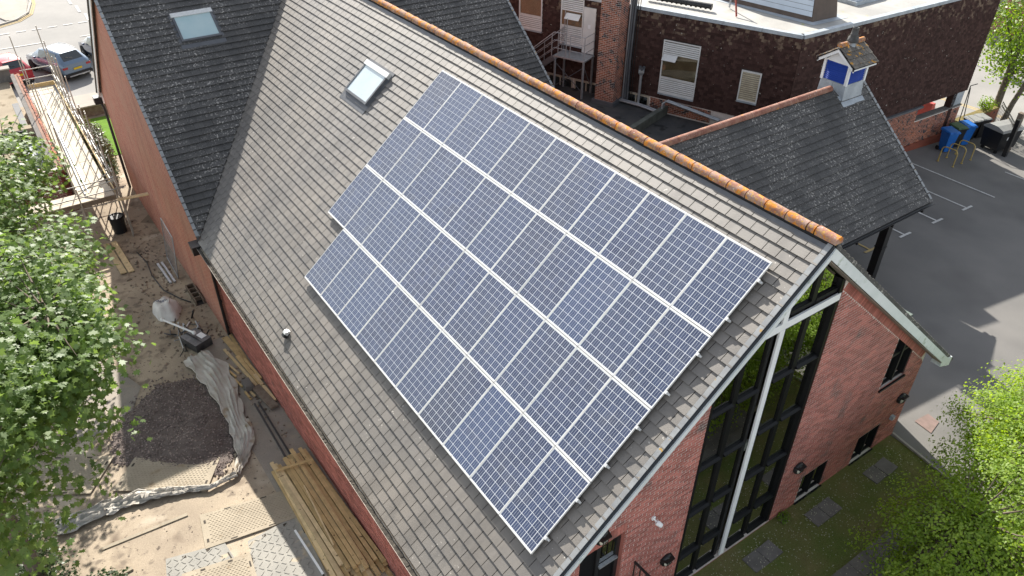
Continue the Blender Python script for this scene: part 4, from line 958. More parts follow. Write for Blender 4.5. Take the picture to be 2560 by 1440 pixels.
for h in (1.0, .66, .33):
    for a, b in [((8.6, .1), (8.6, .97)), ((8.6, .97), (9.3, .97))]:
        m = MB(); m.tube([bl(a[0], a[1], LZ+h), bl(b[0], b[1], LZ+h)], .016, 6); put('guard_rail', m, M_galv, stair)
    m = MB(); m.tube([bl(9.5, .97, LZ+h), bl(10.1, .97, LZ+h)], .016, 6); put('guard_rail', m, M_galv, stair)
for s, o_, h in [(8.6, .1, 1.0), (8.6, .97, 1.0), (9.3, .97, 1.0), (9.5, .97, 1.7), (9.9, .97, 1.0), (10.1, .1, 1.7)]:
    m = MB(); m.tube([bl(s, o_, LZ), bl(s, o_, LZ+h)], .018, 6); put('guard_post', m, M_galv, stair)
# ---------------------------------------------------------------- car park things
def plastic(name, c, r=.45): return pm(name, c, tuple(k*.85 for k in c), 3, r, .4, fine=.05, bscale=20)
M_pblue = plastic('blue_plastic', (.012, .13, .46)); M_pgreen = plastic('green_plastic', (.05, .10, .05)); M_pgrey = plastic('grey_lid_plastic', (.30, .30, .29)); M_pblk = plastic('black_plastic', (.014, .015, .018)); M_rub = plastic('rubber', (.015, .015, .015), .8)
def wheelie(M, body, lid, label):
    o = thing('wheelie_bin', label, 'bin', M, 'wheelie bins beside the brick wall')
    def q(nm, m, mt): return put(nm, m, mt, o, M)
    m = MB(); b = [(-.19, -.2, .04), (.19, -.2, .04), (.19, .2, .04), (-.19, .2, .04), (-.27, -.28, .98), (.27, -.28, .98), (.27, .28, .98), (-.27, .28, .98)]; m.add(b, MB.BF); q('body', m, body)
    m = MB(); m.box((0, -.01, 1.0), (.60, .64, .05)); q('rim', m, body)
    m = MB(); m.add([(-.3, -.33, 1.026), (.3, -.33, 1.026), (.3, .36, 1.05), (-.3, .36, 1.05), (-.26, -.27, 1.07), (.26, -.27, 1.07), (.26, .34, 1.11), (-.26, .34, 1.11)], MB.BF); l = q('lid', m, lid)
    m = MB(); m.box((0, -.34, 1.05), (.2, .03, .03)); put('lid_grip', m, lid, l, M)
    m = MB(); m.tube([(-.26, .40, .98), (.26, .40, .98)], .018, 8); m.tube([(-.2, .3, .98), (-.2, .4, .98)], .015, 6); m.tube([(.2, .3, .98), (.2, .4, .98)], .015, 6); q('handle', m, body)
    for s in (-1, 1):
        m = MB(); m.lathe([(.10, -.025), (.10, .025)], (s*.25, .22, .10), 14, (1, 0, 0)); q('wheel', m, M_rub)
    m = MB(); m.box((.03, -.262, .74), (.2, .006, .14), Matrix.Rotation(-.08, 4, 'X')); 
    return o
def gM(x, y, rz=0): return T(x, y, gz(x, y)) @ RZ(rz)
wheelie(gM(-9.95, 26.05, math.radians(70)), M_pblue, M_pblue, 'blue wheelie bin nearest the porch')
wheelie(gM(-10.05, 26.95, math.radians(72)), M_pblk, M_pgreen, 'dark wheelie bin with a green lid between the blue bins')
wheelie(gM(-9.98, 27.65, math.radians(68)), M_pblue, M_pblue, 'blue wheelie bin next to the grey lidded bins')
wheelie(gM(-10.2, 28.55, math.radians(75)), M_pblk, M_pgrey, 'black wheelie bin with a grey lid beside the blue bin')
wheelie(gM(-10.1, 29.3, math.radians(72)), M_pblk, M_pgrey, 'black wheelie bin with a grey lid at the back by the tree')
Mb = gM(-8.75, 28.6, math.radians(78))
o = thing('waste_container', 'large black four wheeled waste container with a grey domed lid', 'bin', Mb)
m = MB(); m.add([(-.60, -.45, .2), (.60, -.45, .2), (.60, .45, .2), (-.60, .45, .2), (-.68, -.52, 1.12), (.68, -.52, 1.12), (.68, .52, 1.12), (-.68, .52, 1.12)], MB.BF); put('body', m, M_pblk, o, Mb)
m = MB(); m.prism([(-.7, -.55, 1.13), (-.7, -.5, 1.25), (-.7, -.15, 1.36), (-.7, .3, 1.36), (-.7, .55, 1.2), (-.7, .55, 1.13)], (1.4, 0, 0)); put('lid', m, M_pgrey, o, Mb)
for sx in (-1, 1):
    for sy in (-1, 1):
        m = MB(); m.lathe([(.09, -.03), (.09, .03)], (sx*.48, sy*.36, .09), 12, (1, 0, 0)); m.box((sx*.48, sy*.36, .17), (.05, .08, .08)); put('castor', m, M_rub, o, Mb)
m = MB(); m.prism([(-.2, -.497, .70), (.22, -.497, .70), (.22, -.507, .86), (-.2, -.507, .86)], (0, -.006, .0)); put('label_plate', m, M_white, o, Mb)
M_hoop = pm('yellow_galv_paint', (.50, .36, .10), (.42, .32, .13), 6, .5, .4, metal=.2)
for k, yy in enumerate((24.60, 25.35, 26.15)):
    x0, x1 = -9.42, -8.68; z = gz(-9, yy); m = MB(); r = .18; h = .78
    pts = [(x0, yy, z), (x0, yy, z+h-r)]+[(x0+r-r*math.cos(a), yy, z+h-r+r*math.sin(a)) for a in (.4, .8, 1.2, 1.57)]+[(x1-r+r*math.sin(a), yy, z+h-r+r*math.cos(a)) for a in (0, .4, .8, 1.2)]+[(x1, yy, z+h-r), (x1, yy, z)]
    m.tube(pts, .028, 8); o = thing('bike_hoop', ['yellow bike hoop nearest the porch roof', 'middle yellow bike hoop of the three', 'yellow bike hoop nearest the waste container'][k], 'bike hoop', (x0, yy, z), 'yellow bike hoops beside the bins'); put('hoop', m, M_hoop, o)
    for x in (x0, x1): m = MB(); m.lathe([(.06, 0), (.06, .012)], (x, yy, z), 10); put('foot_plate', m, M_hoop, o)
# gate and posts
gt = thing('iron_gate', 'black iron gate folded back beside the waste container', 'gate', (-8.2, 28.2, -1))
M_post = pm('weathered_post', (.17, .13, .10), (.24, .20, .16), 6, .9, .1, bump=.4)
m = MB(); m.b2((-8.17, 28.06, -1.2), (-7.99, 28.24, .75)); put('gate_post', m, M_black, gt)
for z in (-.85, .25, .42): m = MB(); m.beam((-8.15, 28.25, z), (-10.0, 30.6, z), .03, .035); put('gate_rail', m, M_black, gt)
for k in range(16): t_ = k/15; m = MB(); m.beam((-8.15-1.85*t_, 28.25+2.35*t_, -.85), (-8.15-1.85*t_, 28.25+2.35*t_, .42), .016, .016, (1, 0, 0)); put('gate_bar', m, M_black, gt)
o = thing('timber_post', 'weathered timber gate post behind the black post', 'post', (-8.35, 28.85, -1.1)); m = MB(); m.b2((-8.45, 28.75, -1.2), (-8.22, 28.98, .78)); put('shaft', m, M_post, o); m = MB(); m.prism([(-8.46, 28.74, .78), (-8.21, 28.74, .78), (-8.21, 28.99, .78), (-8.46, 28.99, .78)], (0, 0, .05)); put('cap', m, M_post, o)
sp = thing('iron_sign_frame', 'leaning black iron frame behind the bins', 'frame', (-10.6, 28.4, -1))
for a, b in [((-10.55, 27.95, -.9), (-10.8, 28.3, 1.5)), ((-10.75, 28.9, -.9), (-10.78, 28.32, 1.4)), ((-10.8, 28.3, 1.5), (-10.6, 28.5, 1.62))]: m = MB(); m.tube([a, b], .025, 6); put('bar', m, M_black, sp)
bw = thing('boundary_wall', 'low old wall with a mossy top behind the wheelie bins', 'wall', (-10.9, 29.6, -1))
m = MB(); m.beam((-10.72, 27.95, -.75), (-10.6, 31.6, -.75), .3, .95); put('stonework', m, M_brick2, bw)
m = MB(); m.beam((-10.72, 27.95, -.24), (-10.6, 31.6, -.24), .38, .08); put('mossy_coping', m, pm('moss_top', (.22, .17, .07), (.16, .14, .06), 5, .95, .1, bump=.8, bscale=20), bw)
rb = thing('traffic_barrier', 'red plastic barrier seen through the opening under the block', 'barrier', (-13.2, 29.2, gz(-13, 29)))
M_red = plastic('red_barrier_plastic', (.50, .09, .07)); z = gz(-13, 29)
m = MB(); m.prism([(-13.9, 28.9, z), (-13.9, 29.5, z), (-13.9, 29.32, z+.9), (-13.9, 29.08, z+.9)], (1.3, 0, 0)); put('body', m, M_red, rb); m = MB(); m.b2((-13.7, 28.8, z), (-13.5, 29.6, z+.08)); m.b2((-12.9, 28.8, z), (-12.7, 29.6, z+.08)); put('foot', m, M_red, rb)
o = thing('teal_sign', 'teal board on a pole beyond the far tree', 'sign', (-16.5, 40, -1.3)); m = MB(); m.b2((-16.6, 40, -1.3), (-16.52, 40.08, 1.8)); put('pole', m, M_galv, o); m = MB(); m.b2((-16.5, 39.7, .5), (-16.46, 40.8, 1.7)); put('board', m, plastic('teal', (.01, .28, .26)), o)
bb_ = thing('far_brick_house', 'brick house across the far road seen through the tree', 'house', (-20, 50, -1.3))
m = MB(); m.b2((-30, 47, -1.4), (-12, 55, 4)); put('wall', m, M_bw, bb_); m = MB(); m.prism([(-30.4, 46.6, 4), (-30.4, 55.4, 4), (-30.4, 51, 7)], (18.8, 0, 0)); put('roof', m, M_dtile, bb_)
for k in range(4): m = MB(); m.b2((-28+k*4, 46.93, .2), (-26.6+k*4, 46.99, 1.6)); wq = put('window', m, M_upvc, bb_); m = MB(); m.b2((-27.9+k*4, 46.9, .3), (-26.7+k*4, 46.92, 1.5)); put('pane', m, M_glass, wq)

# ---------------------------------------------------------------- yard things
M_mat = pm('ground_mat', (.38, .325, .245), (.31, .265, .20), 1.6, .8, .2, fine=.08, bscale=25, spots=[((.28, .22, .15), 3, .62, .1)])
M_mat2 = pm('grey_ground_mat', (.31, .295, .26), (.25, .24, .215), 1.6, .75, .3, fine=.08, bscale=25, spots=[((.42, .35, .25), 2.5, .6, .1)])
M_slot = pm('mat_slot', (.05, .04, .03), None)
def gmat(corners, dz, label, mat, tread):
    C4 = [Vector((x, y, gz(x, y)+dz)) for x, y in corners]; o = thing('ground_mat', label, 'ground mat', tuple(C4[0]), 'track mats in the yard')
    def P(a, b, h=0): return C4[0].lerp(C4[1], a).lerp(C4[3].lerp(C4[2], a), b)+Vector((0, 0, h))
    m = MB(); m.prism([P(0, 0), P(1, 0), P(1, 1), P(0, 1)], (0, 0, .025)); put('sheet', m, mat, o)
    for a, b in [(.04, .25), (.04, .8), (.96, .2), (.96, .75), (.3, .04), (.7, .04), (.3, .96), (.7, .96)]:
        m = MB(); da, db = ((.012, .05) if a in (.04, .96) else (.035, .016)); m.prism([P(a-da, b-db, .026), P(a+da, b-db, .026), P(a+da, b+db, .026), P(a-da, b+db, .026)], (0, 0, .002)); put('hand_slot', m, M_slot, o)
    m = MB(); L = (C4[1]-C4[0]).length; Wd = (C4[3]-C4[0]).length
    if tread == 'dash':
        nx, ny = int(L/.11), int(Wd/.075)
        for i in range(nx):
            for j in range(ny):
                a = .07+.86*(i+(.5 if j % 2 else 0))/nx; b = .07+.86*j/ny
                if a > .93: continue
                m.prism([P(a, b, .026), P(a+.05/L, b+.0, .026), P(a+.05/L, b+.014/Wd, .026), P(a, b+.014/Wd, .026)], (0, 0, .007))
    else:
        nx, ny = int(L/.16), int(Wd/.16)
        for i in range(nx):
            for j in range(ny):
                a = .05+.9*i/nx; b = .05+.9*j/ny; q = .09
                s = 1 if (i+j) % 2 else -1
                c = P(a, b, .026); U_ = (C4[1]-C4[0]).normalized(); V_ = (C4[3]-C4[0]).normalized(); d1 = (U_+V_*s).normalized(); d2 = (U_-V_*s).normalized()
                m.prism([c-d1*.06-d2*.011, c+d1*.06-d2*.011, c+d1*.06+d2*.011, c-d1*.06+d2*.011], (0, 0, .010))
    put('tread_pattern', m, mat, o, kind='stuff'); return o
gmat([(-11.7, -10.93), (-10.25, -9.02), (-9.23, -9.68), (-10.74, -11.71)], .03, 'sandy track mat lying beside the gravel heap', M_mat, 'dash')
gmat([(-8.52, -10.06), (-8.0, -7.9), (-6.95, -8.0), (-7.36, -10.24)], .02, 'sandy track mat half covered by the timber stack', M_mat, 'dash')
gmat([(-6.99, -9.33), (-7.05, -8.0), (-4.4, -8.2), (-4.6, -9.9)], .012, 'grey chequered track mat by the timber stack', M_mat2, 'cheq')
gmat([(-7.65, -11.1), (-7.28, -9.8), (-5.0, -9.6), (-5.2, -11.6)], .006, 'grey chequered track mat at the edge of the sand', M_mat2, 'cheq')
gmat([(-6.95, -10.9), (-6.6, -9.4), (-4.9, -9.6), (-5.1, -11.2)], .042, 'sandy track mat lying on top of the chequered mats', M_mat, 'dash')
gmat([(-13.4, -13.2), (-12.1, -11.4), (-11.0, -12.2), (-12.3, -14.2)], .03, 'sandy track mat half hidden under the maple leaves', M_mat, 'dash')
sheet('concrete_strip', -16.0, -6.5, -8.2, -6.9, .008, M_conc, .25)
polysheet('concrete_slab', [(-17.6, -10.9), (-14.9, -10.1), (-13.1, -10.9), (-13.6, -12.4), (-16.5, -12.4)], .012, M_conc)
# timber stack
M_wood = [pm('sawn_timber_%s' % n, c, tuple(k*.78 for k in c), 5, .8, .25, island=.15, bump=.3, bscale=50, spots=[((.14, .09, .045), 7, .68, .04)]) for n, c in (('a', (.66, .47, .23)), ('b', (.56, .40, .19)), ('c', (.70, .54, .31)))]
bd_me = {}
def board(name, a, b, w_, h_, label, group, mt=None, roll=0, cat='timber board'):
    a, b = Vector(a), Vector(b); m = MB(); d = (b-a); L = d.length; d.normalize(); n = Vector((0, 0, 1)); n = (n-d*n.dot(d)).normalized(); s = n.cross(d)
    m.box((0, 0, 0), (L, w_, h_)); 
    return put(name, m, mt or random.choice(M_wood), None, frame((a+b)/2, d, s, n) @ Matrix.Rotation(roll, 4, 'X'), label=label, cat=cat, group=group)
A0, A1 = Vector((-8.9, -7.5, 0)), Vector((-4.35, -7.45, 0)); rnd = random.Random(3)
for lay in range(4):
    nb = 10 if lay < 3 else 6
    for k in range(nb):
        w_ = .098; off = -.62+k*.128+rnd.uniform(-.012, .012)+(.1 if lay == 3 else 0); s0_, s1_ = rnd.uniform(-.35, .35), rnd.uniform(-.4, .35); sk_ = rnd.uniform(-.05, .05)
        ya, yb_ = -7.5+off*.85+sk_, -7.47+off*.95-sk_*.6; xa, xb2 = -8.85+s0_+abs(off)*.2, -4.45+s1_
        z = .055+lay*.062; lab = 'sawn timber board in the %s layer of the long stack, %s from the brick wall' % (['bottom', 'second', 'third', 'top'][lay], ords[nb-1-k])
        board('timber_board', (xa, ya, gz(xa, ya)+z), (xb2, yb_, gz(xb2, yb_)+z), w_, .055, lab, 'boards in the long timber stack')
board('timber_batten', (-8.55, -8.0, gz(-8.55, -8)+.33), (-8.35, -7.05, gz(-8.3, -7)+.33), .06, .04, 'short batten lying across the end of the timber stack', None, cat='batten')
board('timber_batten', (-7.6, -7.6, gz(-7.6, -7.6)+.33), (-5.4, -7.75, gz(-5.4, -7.75)+.33), .04, .03, 'thin pale batten lying along the top of the timber stack', None, M_wood[2], cat='batten')
board('pale_trim', (-6.6, -8.28, gz(-6.6, -8.3)+.05), (-5.0, -8.22, gz(-5, -8.2)+.05), .05, .03, 'narrow white trim lying beside the timber stack', None, M_white, cat='trim')
board('timber_board', (-4.6, -6.98, gz(-4.6, -7)+.04), (-3.4, -6.97, gz(-3.4, -7)+.04), .1, .05, 'short timber board at the near end of the stack by the wall', None)
# loose boards beside the wall further along
LB = [((-15.9, -7.18), (-14.2, -7.05), .2, .03, 'wide pale board at the far end of the loose planks by the wall'), ((-15.9, -6.98), (-13.6, -7.0), .1, .05, 'long board tight against the brick wall under the downpipe'), ((-15.2, -7.4), (-12.6, -7.15), .09, .05, 'long loose board fanned out from the wall'), ((-14.5, -7.18), (-11.9, -7.0), .12, .05, 'long thick board lying over the fanned planks'), ((-14.2, -7.05), (-12.9, -6.95), .08, .05, 'short board lying on the planks against the wall'), ((-13.2, -7.05), (-11.6, -6.97), .1, .05, 'board at the near end of the loose planks'), ((-12.6, -7.22), (-11.3, -7.08), .26, .06, 'wide grey scaffold board at the near end of the planks'), ((-13.4, -7.62), (-12.9, -7.55), .06, .05, 'short offcut beside the concrete block'), ((-14.3, -7.55), (-13.6, -7.42), .06, .05, 'longer offcut next to the loose planks'), ((-14.1, -7.66), (-13.5, -7.55), .06, .05, 'second offcut lying parallel to its neighbour'), ((-12.6, -7.55), (-12.15, -7.52), .06, .05, 'small offcut on the concrete beside the planks'), ((-12.5, -7.42), (-12.2, -7.38), .06, .05, 'tiny offcut next to the grey block')]
for k, (a, b, w_, h_, lab) in enumerate(LB):
    zz = .03+.05*(k in (3, 4, 5, 6))+.02*k/12; board('timber_board' if k < 7 else 'timber_offcut', (*a, gz(*a)+zz), (*b, gz(*b)+zz), w_, h_, lab, 'loose boards beside the hall wall', M_wood[k % 3] if k != 6 else M_post)
o = thing('concrete_block', 'dark grey concrete block beside the loose planks', 'block', (-12.75, -7.4, gz(-12.7, -7.4))); m = MB(); m.box((-12.75, -7.4, gz(-12.7, -7.4)+.13), (.44, .24, .22)); put('block', m, M_slab, o); m = MB(); m.box((-12.75, -7.4, gz(-12.7, -7.4)+.245), (.40, .2, .012)); put('top_face', m, M_slab, o)
for k in range(2):
    board('steel_bar', (-11.9, -7.5+k*.12, gz(-11.9, -7.5)+.03), (-9.2, -7.55+k*.14, gz(-9.2, -7.5)+.03), .05, .04, 'dark steel bar on the concrete, %s one' % ['outer', 'inner'][k], 'dark bars along the hall wall', M_black, cat='bar')
board('scaffold_board', (-25.7, -8.86, gz(-25.7, -8.9)+.05), (-22.6, -8.78, gz(-22.6, -8.8)+.05), .22, .04, 'scaffold board on the sand, right of the pair', 'two scaffold boards on the sand', M_wood[2]); board('scaffold_board', (-25.7, -9.15, gz(-25.7, -9.1)+.05), (-22.65, -9.05, gz(-22.6, -9)+.05), .22, .04, 'scaffold board on the sand, left of the pair', 'two scaffold boards on the sand', M_wood[2])
# bulk bag
M_bag = pm('woven_bag', (.70, .68, .66), (.58, .56, .54), 4, .7, .3, bump=.4, bscale=12, spots=[((.28, .25, .24), 3, .6, .1)])
bx, by = -18.75, -8.35; bz = gz(bx, by); o = thing('bulk_bag', 'slumped white bulk bag with blue lettering', 'bag', (bx, by, bz))
m = MB(); n = 28; rings = []
def bagz(dx, dy):
    a_ = math.atan2(dy/.46, dx/.70); q_ = math.hypot(dx/.70, dy/.46)/(1+.06*math.sin(5*a_)+.05*math.cos(3*a_))
    return .46*math.sqrt(max(0, 1-min(1, q_)**2.4))*(1+.10*math.sin(dx*9+dy*4)+.06*math.sin(dy*17))
for k in range(9):
    q_ = 1-k/8*.985; R_ = []
    for i in range(n):
        a_ = 2*math.pi*i/n; f_ = q_*(1+.06*math.sin(5*a_)+.05*math.cos(3*a_)); dx, dy = .70*f_*math.cos(a_), .46*f_*math.sin(a_); R_.append((bx+dx, by+dy, bz+bagz(dx, dy) if k else bz-.02))
    rings.append(R_)
vs_ = [p for R in rings for p in R]; fs_ = [(i*n+k, i*n+(k+1) % n, (i+1)*n+(k+1) % n, (i+1)*n+k) for i in range(8) for k in range(n)]
m.add(vs_, fs_, None, True); m.add(rings[-1], [tuple(range(n))]); bag = put('sack', m, M_bag, o)
tcu = bpy.data.curves.new('lettering', 'FONT'); tcu.body = 'coutta'; tcu.size = .3; tcu.extrude = .002; tcu.align_x = 'CENTER'
to = bpy.data.objects.new('lettering_src', tcu); COL.objects.link(to); dg = bpy.context.evaluated_depsgraph_get(); tme = bpy.data.meshes.new_from_object(to.evaluated_get(dg)); bpy.data.objects.remove(to)
tme.materials.clear(); tme.materials.append(pm('blue_print', (.03, .09, .22), None))
for v in tme.vertices:     # lay the print over the top of the bag
    dx = -.17+.574*v.co.x*.8-.819*v.co.y*.8; dy = -.10+.819*v.co.x*.8+.574*v.co.y*.8; v.co = Vector((bx+dx, by+dy, bz+bagz(dx, dy)+.012))
put('lettering', tme, None, o)
m = MB(); m.tube([(bx-.1, by+.1, bz+.42), (bx+.0, by+.16, bz+.55), (bx+.15, by+.12, bz+.52), (bx+.3, by+.0, bz+.40)], .025, 6); put('lifting_loop', m, M_bag, o)
# scrap pile
jx, jy = -16.7, -8.15; rj = random.Random(5)
o = thing('metal_cabinet', 'dark metal cabinet lying on its side in the scrap pile', 'cabinet', (jx+.5, jy+.1, gz(jx, jy))); Mc = T(jx+.62, jy+.12, gz(jx+.5, jy)+.18) @ RZ(.35)
m = MB(); m.box((0, 0, 0), (.85, .6, .34)); put('casing', m, pm('dark_steel', (.06, .062, .065), (.12, .12, .125), 4, .35, .5, metal=.4), o, Mc); m = MB(); m.box((.1, .16, .175), (.3, .2, .012)); put('white_panel', m, M_white, o, Mc); m = MB(); m.box((0, -.05, .173), (.8, .03, .008)); put('seam', m, M_black, o, Mc)
o = thing('white_pole', 'white painted pole with round ends across the scrap', 'pole', (jx, jy, gz(jx, jy)+.5)); a, b = Vector((jx-.85, jy-.55, gz(jx, jy)+.45)), Vector((jx+.55, jy+.12, gz(jx, jy)+.52)); m = MB(); m.tube([a, b], .035, 8); put('shaft', m, M_white, o)
for p in (a, b): m = MB(); m.lathe([(.02, -.06), (.06, -.04), (.07, 0), (.06, .04), (.02, .06)], tuple(p), 10); put('knob', m, M_white, o)
SL = ['bent dark tube', 'thin rusty rod', 'grey steel leg', 'black chair frame tube', 'short bright strut', 'dark angle iron', 'twisted wire', 'grey tube']; 
TUB = {}
for k in range(34):
    x, y = jx+rj.uniform(-1.1, .9), jy+rj.uniform(-.45, .5); z = gz(x, y)+.03; L = rj.uniform(.3, .9); a = rj.uniform(0, 6.28); h = rj.uniform(0, .35)
    p0 = Vector((x, y, z)); p1 = Vector((x+L*math.cos(a)*.6, y+L*math.sin(a)*.35, z+h)); p2 = p1+Vector((rj.uniform(-.3, .3), rj.uniform(-.2, .2), rj.uniform(-.15, .1))); p2.z = max(p2.z, z)
    m = MB(); m.tube([p0, p1, p2] if k % 2 else [p0, p1], rj.choice((.016, .022, .03)), 6)
    lab = '%s %s tube in the %s of the scrap pile' % (['bent', 'straight'][k % 2 == 0], ['black', 'dull grey', 'galvanised', 'sooty', 'bright'][k % 5], ['left', 'middle', 'right'][0 if x < jx-.45 else 1 if x < jx+.3 else 2]); TUB[lab] = TUB.get(lab, 0)+1
    put('scrap_tube', m, [M_black, M_dlead, M_galv, M_black, M_alu][k % 5], None, label=['', 'another ', 'a third ', 'a fourth '][TUB[lab]-1]+lab, cat='scrap metal', group='tubes in the scrap pile')
# mesh fence panel leaning on the wing wall, blocks
o = thing('mesh_barrier', 'galvanised mesh barrier leaning on the brick wall', 'barrier', (-21.5, -7.3, -1.75)); a, b = Vector((-22.9, -7.36, gz(-22.9, -7.3)+.05)), Vector((-20.9, -7.42, gz(-20.9, -7.3)+.05)); t1, t0 = b+Vector((0, .2, 1.75)), a+Vector((0, .2, 1.75))
m = MB(); m.tube([a, t0, t1, b, a], .02, 6); put('frame', m, M_galv, o); m = MB()
for k in range(1, 22): m.tube([a.lerp(b, k/22), t0.lerp(t1, k/22)], .003, 4, False)
for k in range(1, 9): m.tube([a.lerp(t0, k/9), b.lerp(t1, k/9)], .003, 4, False)
put('mesh', m, M_galv, o)
for k in range(2): board('metal_bar', (-22.5, -7.65-.16*k, gz(-22, -7.6)+.05), (-20.7, -7.6-.15*k, gz(-20.7, -7.6)+.05), .08, .06, 'pale metal bar at the foot of the mesh barrier, %s one' % ['inner', 'outer'][k], 'bars below the mesh barrier', M_galv, cat='bar')
for k in range(4):
    x = -19.9+k*.36; o = thing('hollow_block', '%s dark hollow block in the row along the brick wall' % ['first', 'second', 'third', 'fourth'][k], 'block', (x, -7.25, gz(x, -7.2)), 'hollow blocks along the wing wall'); z = gz(x, -7.2)
    m = MB(); m.b2((x, -7.4, z), (x+.3, -7.36, z+.22)); m.b2((x, -7.14, z), (x+.3, -7.10, z+.22)); m.b2((x, -7.36, z), (x+.04, -7.14, z+.22)); put('shell', m, M_post, o); m = MB(); m.b2((x+.04, -7.36, z), (x+.3, -7.14, z+.05)); put('base', m, M_black, o)
o = thing('black_bucket', 'black plastic barrel standing by the scaffold', 'barrel', (-26.6, -8.4, gz(-26.6, -8.4))); m = MB(); z = gz(-26.6, -8.4); m.lathe([(.26, 0), (.3, .75), (.32, .78), (.28, .78), (.25, .1)], (-26.6, -8.4, z), 18); put('barrel', m, M_pblk, o); m = MB(); m.lathe([(.33, 0), (.33, .03)], (-26.6, -8.4, z+.72), 18); put('rim', m, M_pblk, o)
# hose / cable on the sand
o = thing('black_hose', 'black hose snaking across the sandy yard', 'hose', (-22, -8.2, -1.8)); pts = [(-24.2, -8.25), (-23, -8.12), (-21.8, -8.2), (-20.4, -8.1), (-19.4, -7.75), (-18.9, -7.5)]; m = MB(); m.tube([(x, y, gz(x, y)+.025) for x, y in pts], .022, 6); put('hose', m, M_pblk, o)
# gravel heap
GP = [(-14.7, -9.6), (-14.3, -8.6), (-12.6, -8.0), (-10.5, -8.3), (-9.5, -9.2), (-10.3, -9.9), (-11.9, -11.6), (-13.5, -11.2)]
def inpoly(x, y, P):
    c = False
    for i in range(len(P)):
        (x1, y1), (x2, y2) = P[i], P[i-1]
        if (y1 > y) != (y2 > y) and x < (x2-x1)*(y-y1)/(y2-y1)+x1: c = not c
    return c
def dedge(x, y, P):
    d = 9
    for i in range(len(P)):
        a, b = Vector(P[i]), Vector(P[i-1]); p = Vector((x, y)); t_ = clip((p-a).dot(b-a)/(b-a).length_squared, 0, 1); d = min(d, (p-a-(b-a)*t_).length)
    return d
M_grav = pm('crushed_stone', (.20, .16, .145), (.27, .22, .195), 3, .9, .2, island=.45, fine=.2, bscale=30)
m = MB(); gs = .14; nx, ny = int(5.6/gs), int(4/gs); idx = {}
vs_, fs_ = [], []
def gh(x, y): return .20*clip(dedge(x, y, GP)/.9, 0, 1)*(.7+.3*math.sin(x*2.1+y*1.3)) if inpoly(x, y, GP) else -.06
for j in range(ny+1):
    for i in range(nx+1):
        x, y = -15+i*gs, -11.8+j*gs; vs_.append((x, y, gz(x, y)+gh(x, y)+.015+rnd.uniform(-.012, .012)))
for j in range(ny):
    for i in range(nx):
        if inpoly(-15+(i+.5)*gs, -11.8+(j+.5)*gs, GP): a = j*(nx+1)+i; fs_.append((a, a+1, a+nx+2, a+nx+1))
m.add(vs_, fs_)
for _ in range(5200):
    x, y = rnd.uniform(-15.1, -9.2), rnd.uniform(-11.9, -7.7)
    if not inpoly(x, y, GP) and (dedge(x, y, GP) > .35 or rnd.random() < .75): continue
    s = rnd.uniform(.018, .045); c = Vector((x, y, gz(x, y)+max(0, gh(x, y))+.02)); R_ = Matrix.Rotation(rnd.uniform(0, 6), 4, Vector((rnd.random(), rnd.random(), rnd.random()+.1)))
    m.add([(s, 0, 0), (-s, 0, 0), (0, s*.8, 0), (0, -s*.8, 0), (0, 0, s*.7), (0, 0, -s*.7)], [(0, 2, 4), (2, 1, 4), (1, 3, 4), (3, 0, 4), (2, 0, 5), (1, 2, 5), (3, 1, 5), (0, 3, 5)], T(c) @ R_)
gv = put('gravel_heap', m, M_grav, None, label='spread heap of dark crushed stone in the yard', cat='gravel', kind='stuff')
# tarp
M_tarp = pm('dirty_sheet', (.58, .55, .50), (.46, .42, .36), 1.8, .75, .3, bump=.3, bscale=14, spots=[((.34, .27, .19), 2.2, .6, .12)])
def tarp(name, path, widths, amp, label, dz=.05):
    m = MB(); K = 20; P = [Vector((x, y, 0)) for x, y in path]; pts = []; ws = []
    for i in range(len(P)-1):
        for k in range(8): t_ = k/8; pts.append(P[i].lerp(P[i+1], t_)); ws.append(lerp(widths[i], widths[i+1], t_))
    pts.append(P[-1]); ws.append(widths[-1]); vs = []
    for i, p in enumerate(pts):
        d = (pts[min(i+2, len(pts)-1)]-pts[max(i-2, 0)]).normalized(); n = Vector((-d.y, d.x, 0))
        for k in range(K+1):
            t_ = k/K-.5; q = p+n*(t_*ws[i]*(1+.12*math.sin(i*.9+k)))
            h = amp*(.5+.5*math.sin(k*1.9+i*.23+1.3*math.sin(i*.31)))*(.55+.45*math.sin(i*.45+k*.4))*(1-abs(2*t_)**3)+rnd.uniform(0, .035)+.05*amp/.16*max(0, math.sin(k*3.1+i*1.7))
            vs.append((q.x, q.y, gz(q.x, q.y)+dz+max(0, h)+max(0, gh(q.x, q.y) if -15 < q.x < -9 else 0)*.9))
    N_ = len(pts); m.add(vs, [(i*(K+1)+k, (i+1)*(K+1)+k, (i+1)*(K+1)+k+1, i*(K+1)+k+1) for i in range(N_-1) for k in range(K)], None, True)
    o = thing(name, label, 'sheet', (path[0][0], path[0][1], gz(*path[0]))); put('cloth', m, M_tarp, o); 
    m2 = MB(); m2.tube([tuple(Vector(vs[i*(K+1)])+Vector((0, 0, .012))) for i in range(0, N_, 2)], .018, 5); put('rolled_hem', m2, M_tarp, o)
tarp('ground_sheet', [(-15.4, -8.3), (-14.2, -8.05), (-12.9, -8.05), (-11.6, -8.15), (-10.7, -8.2), (-9.9, -8.45), (-9.3, -8.85)], [.75, .95, .75, .5, .62, .35, .16], .16, 'crumpled white ground sheet along the edge of the gravel')
tarp('ground_sheet', [(-9.3, -8.85), (-9.25, -9.6), (-9.75, -10.5)], [.16, .14, .26], .10, 'twisted strip of white sheet along the front of the track mat', .07)
tarp('ground_sheet', [(-9.7, -10.4), (-10.05, -11.2), (-10.15, -12.0), (-10.2, -13.1)], [.25, .45, .5, .6], .18, 'crumpled white sheet beside the tree shade at the yard edge')
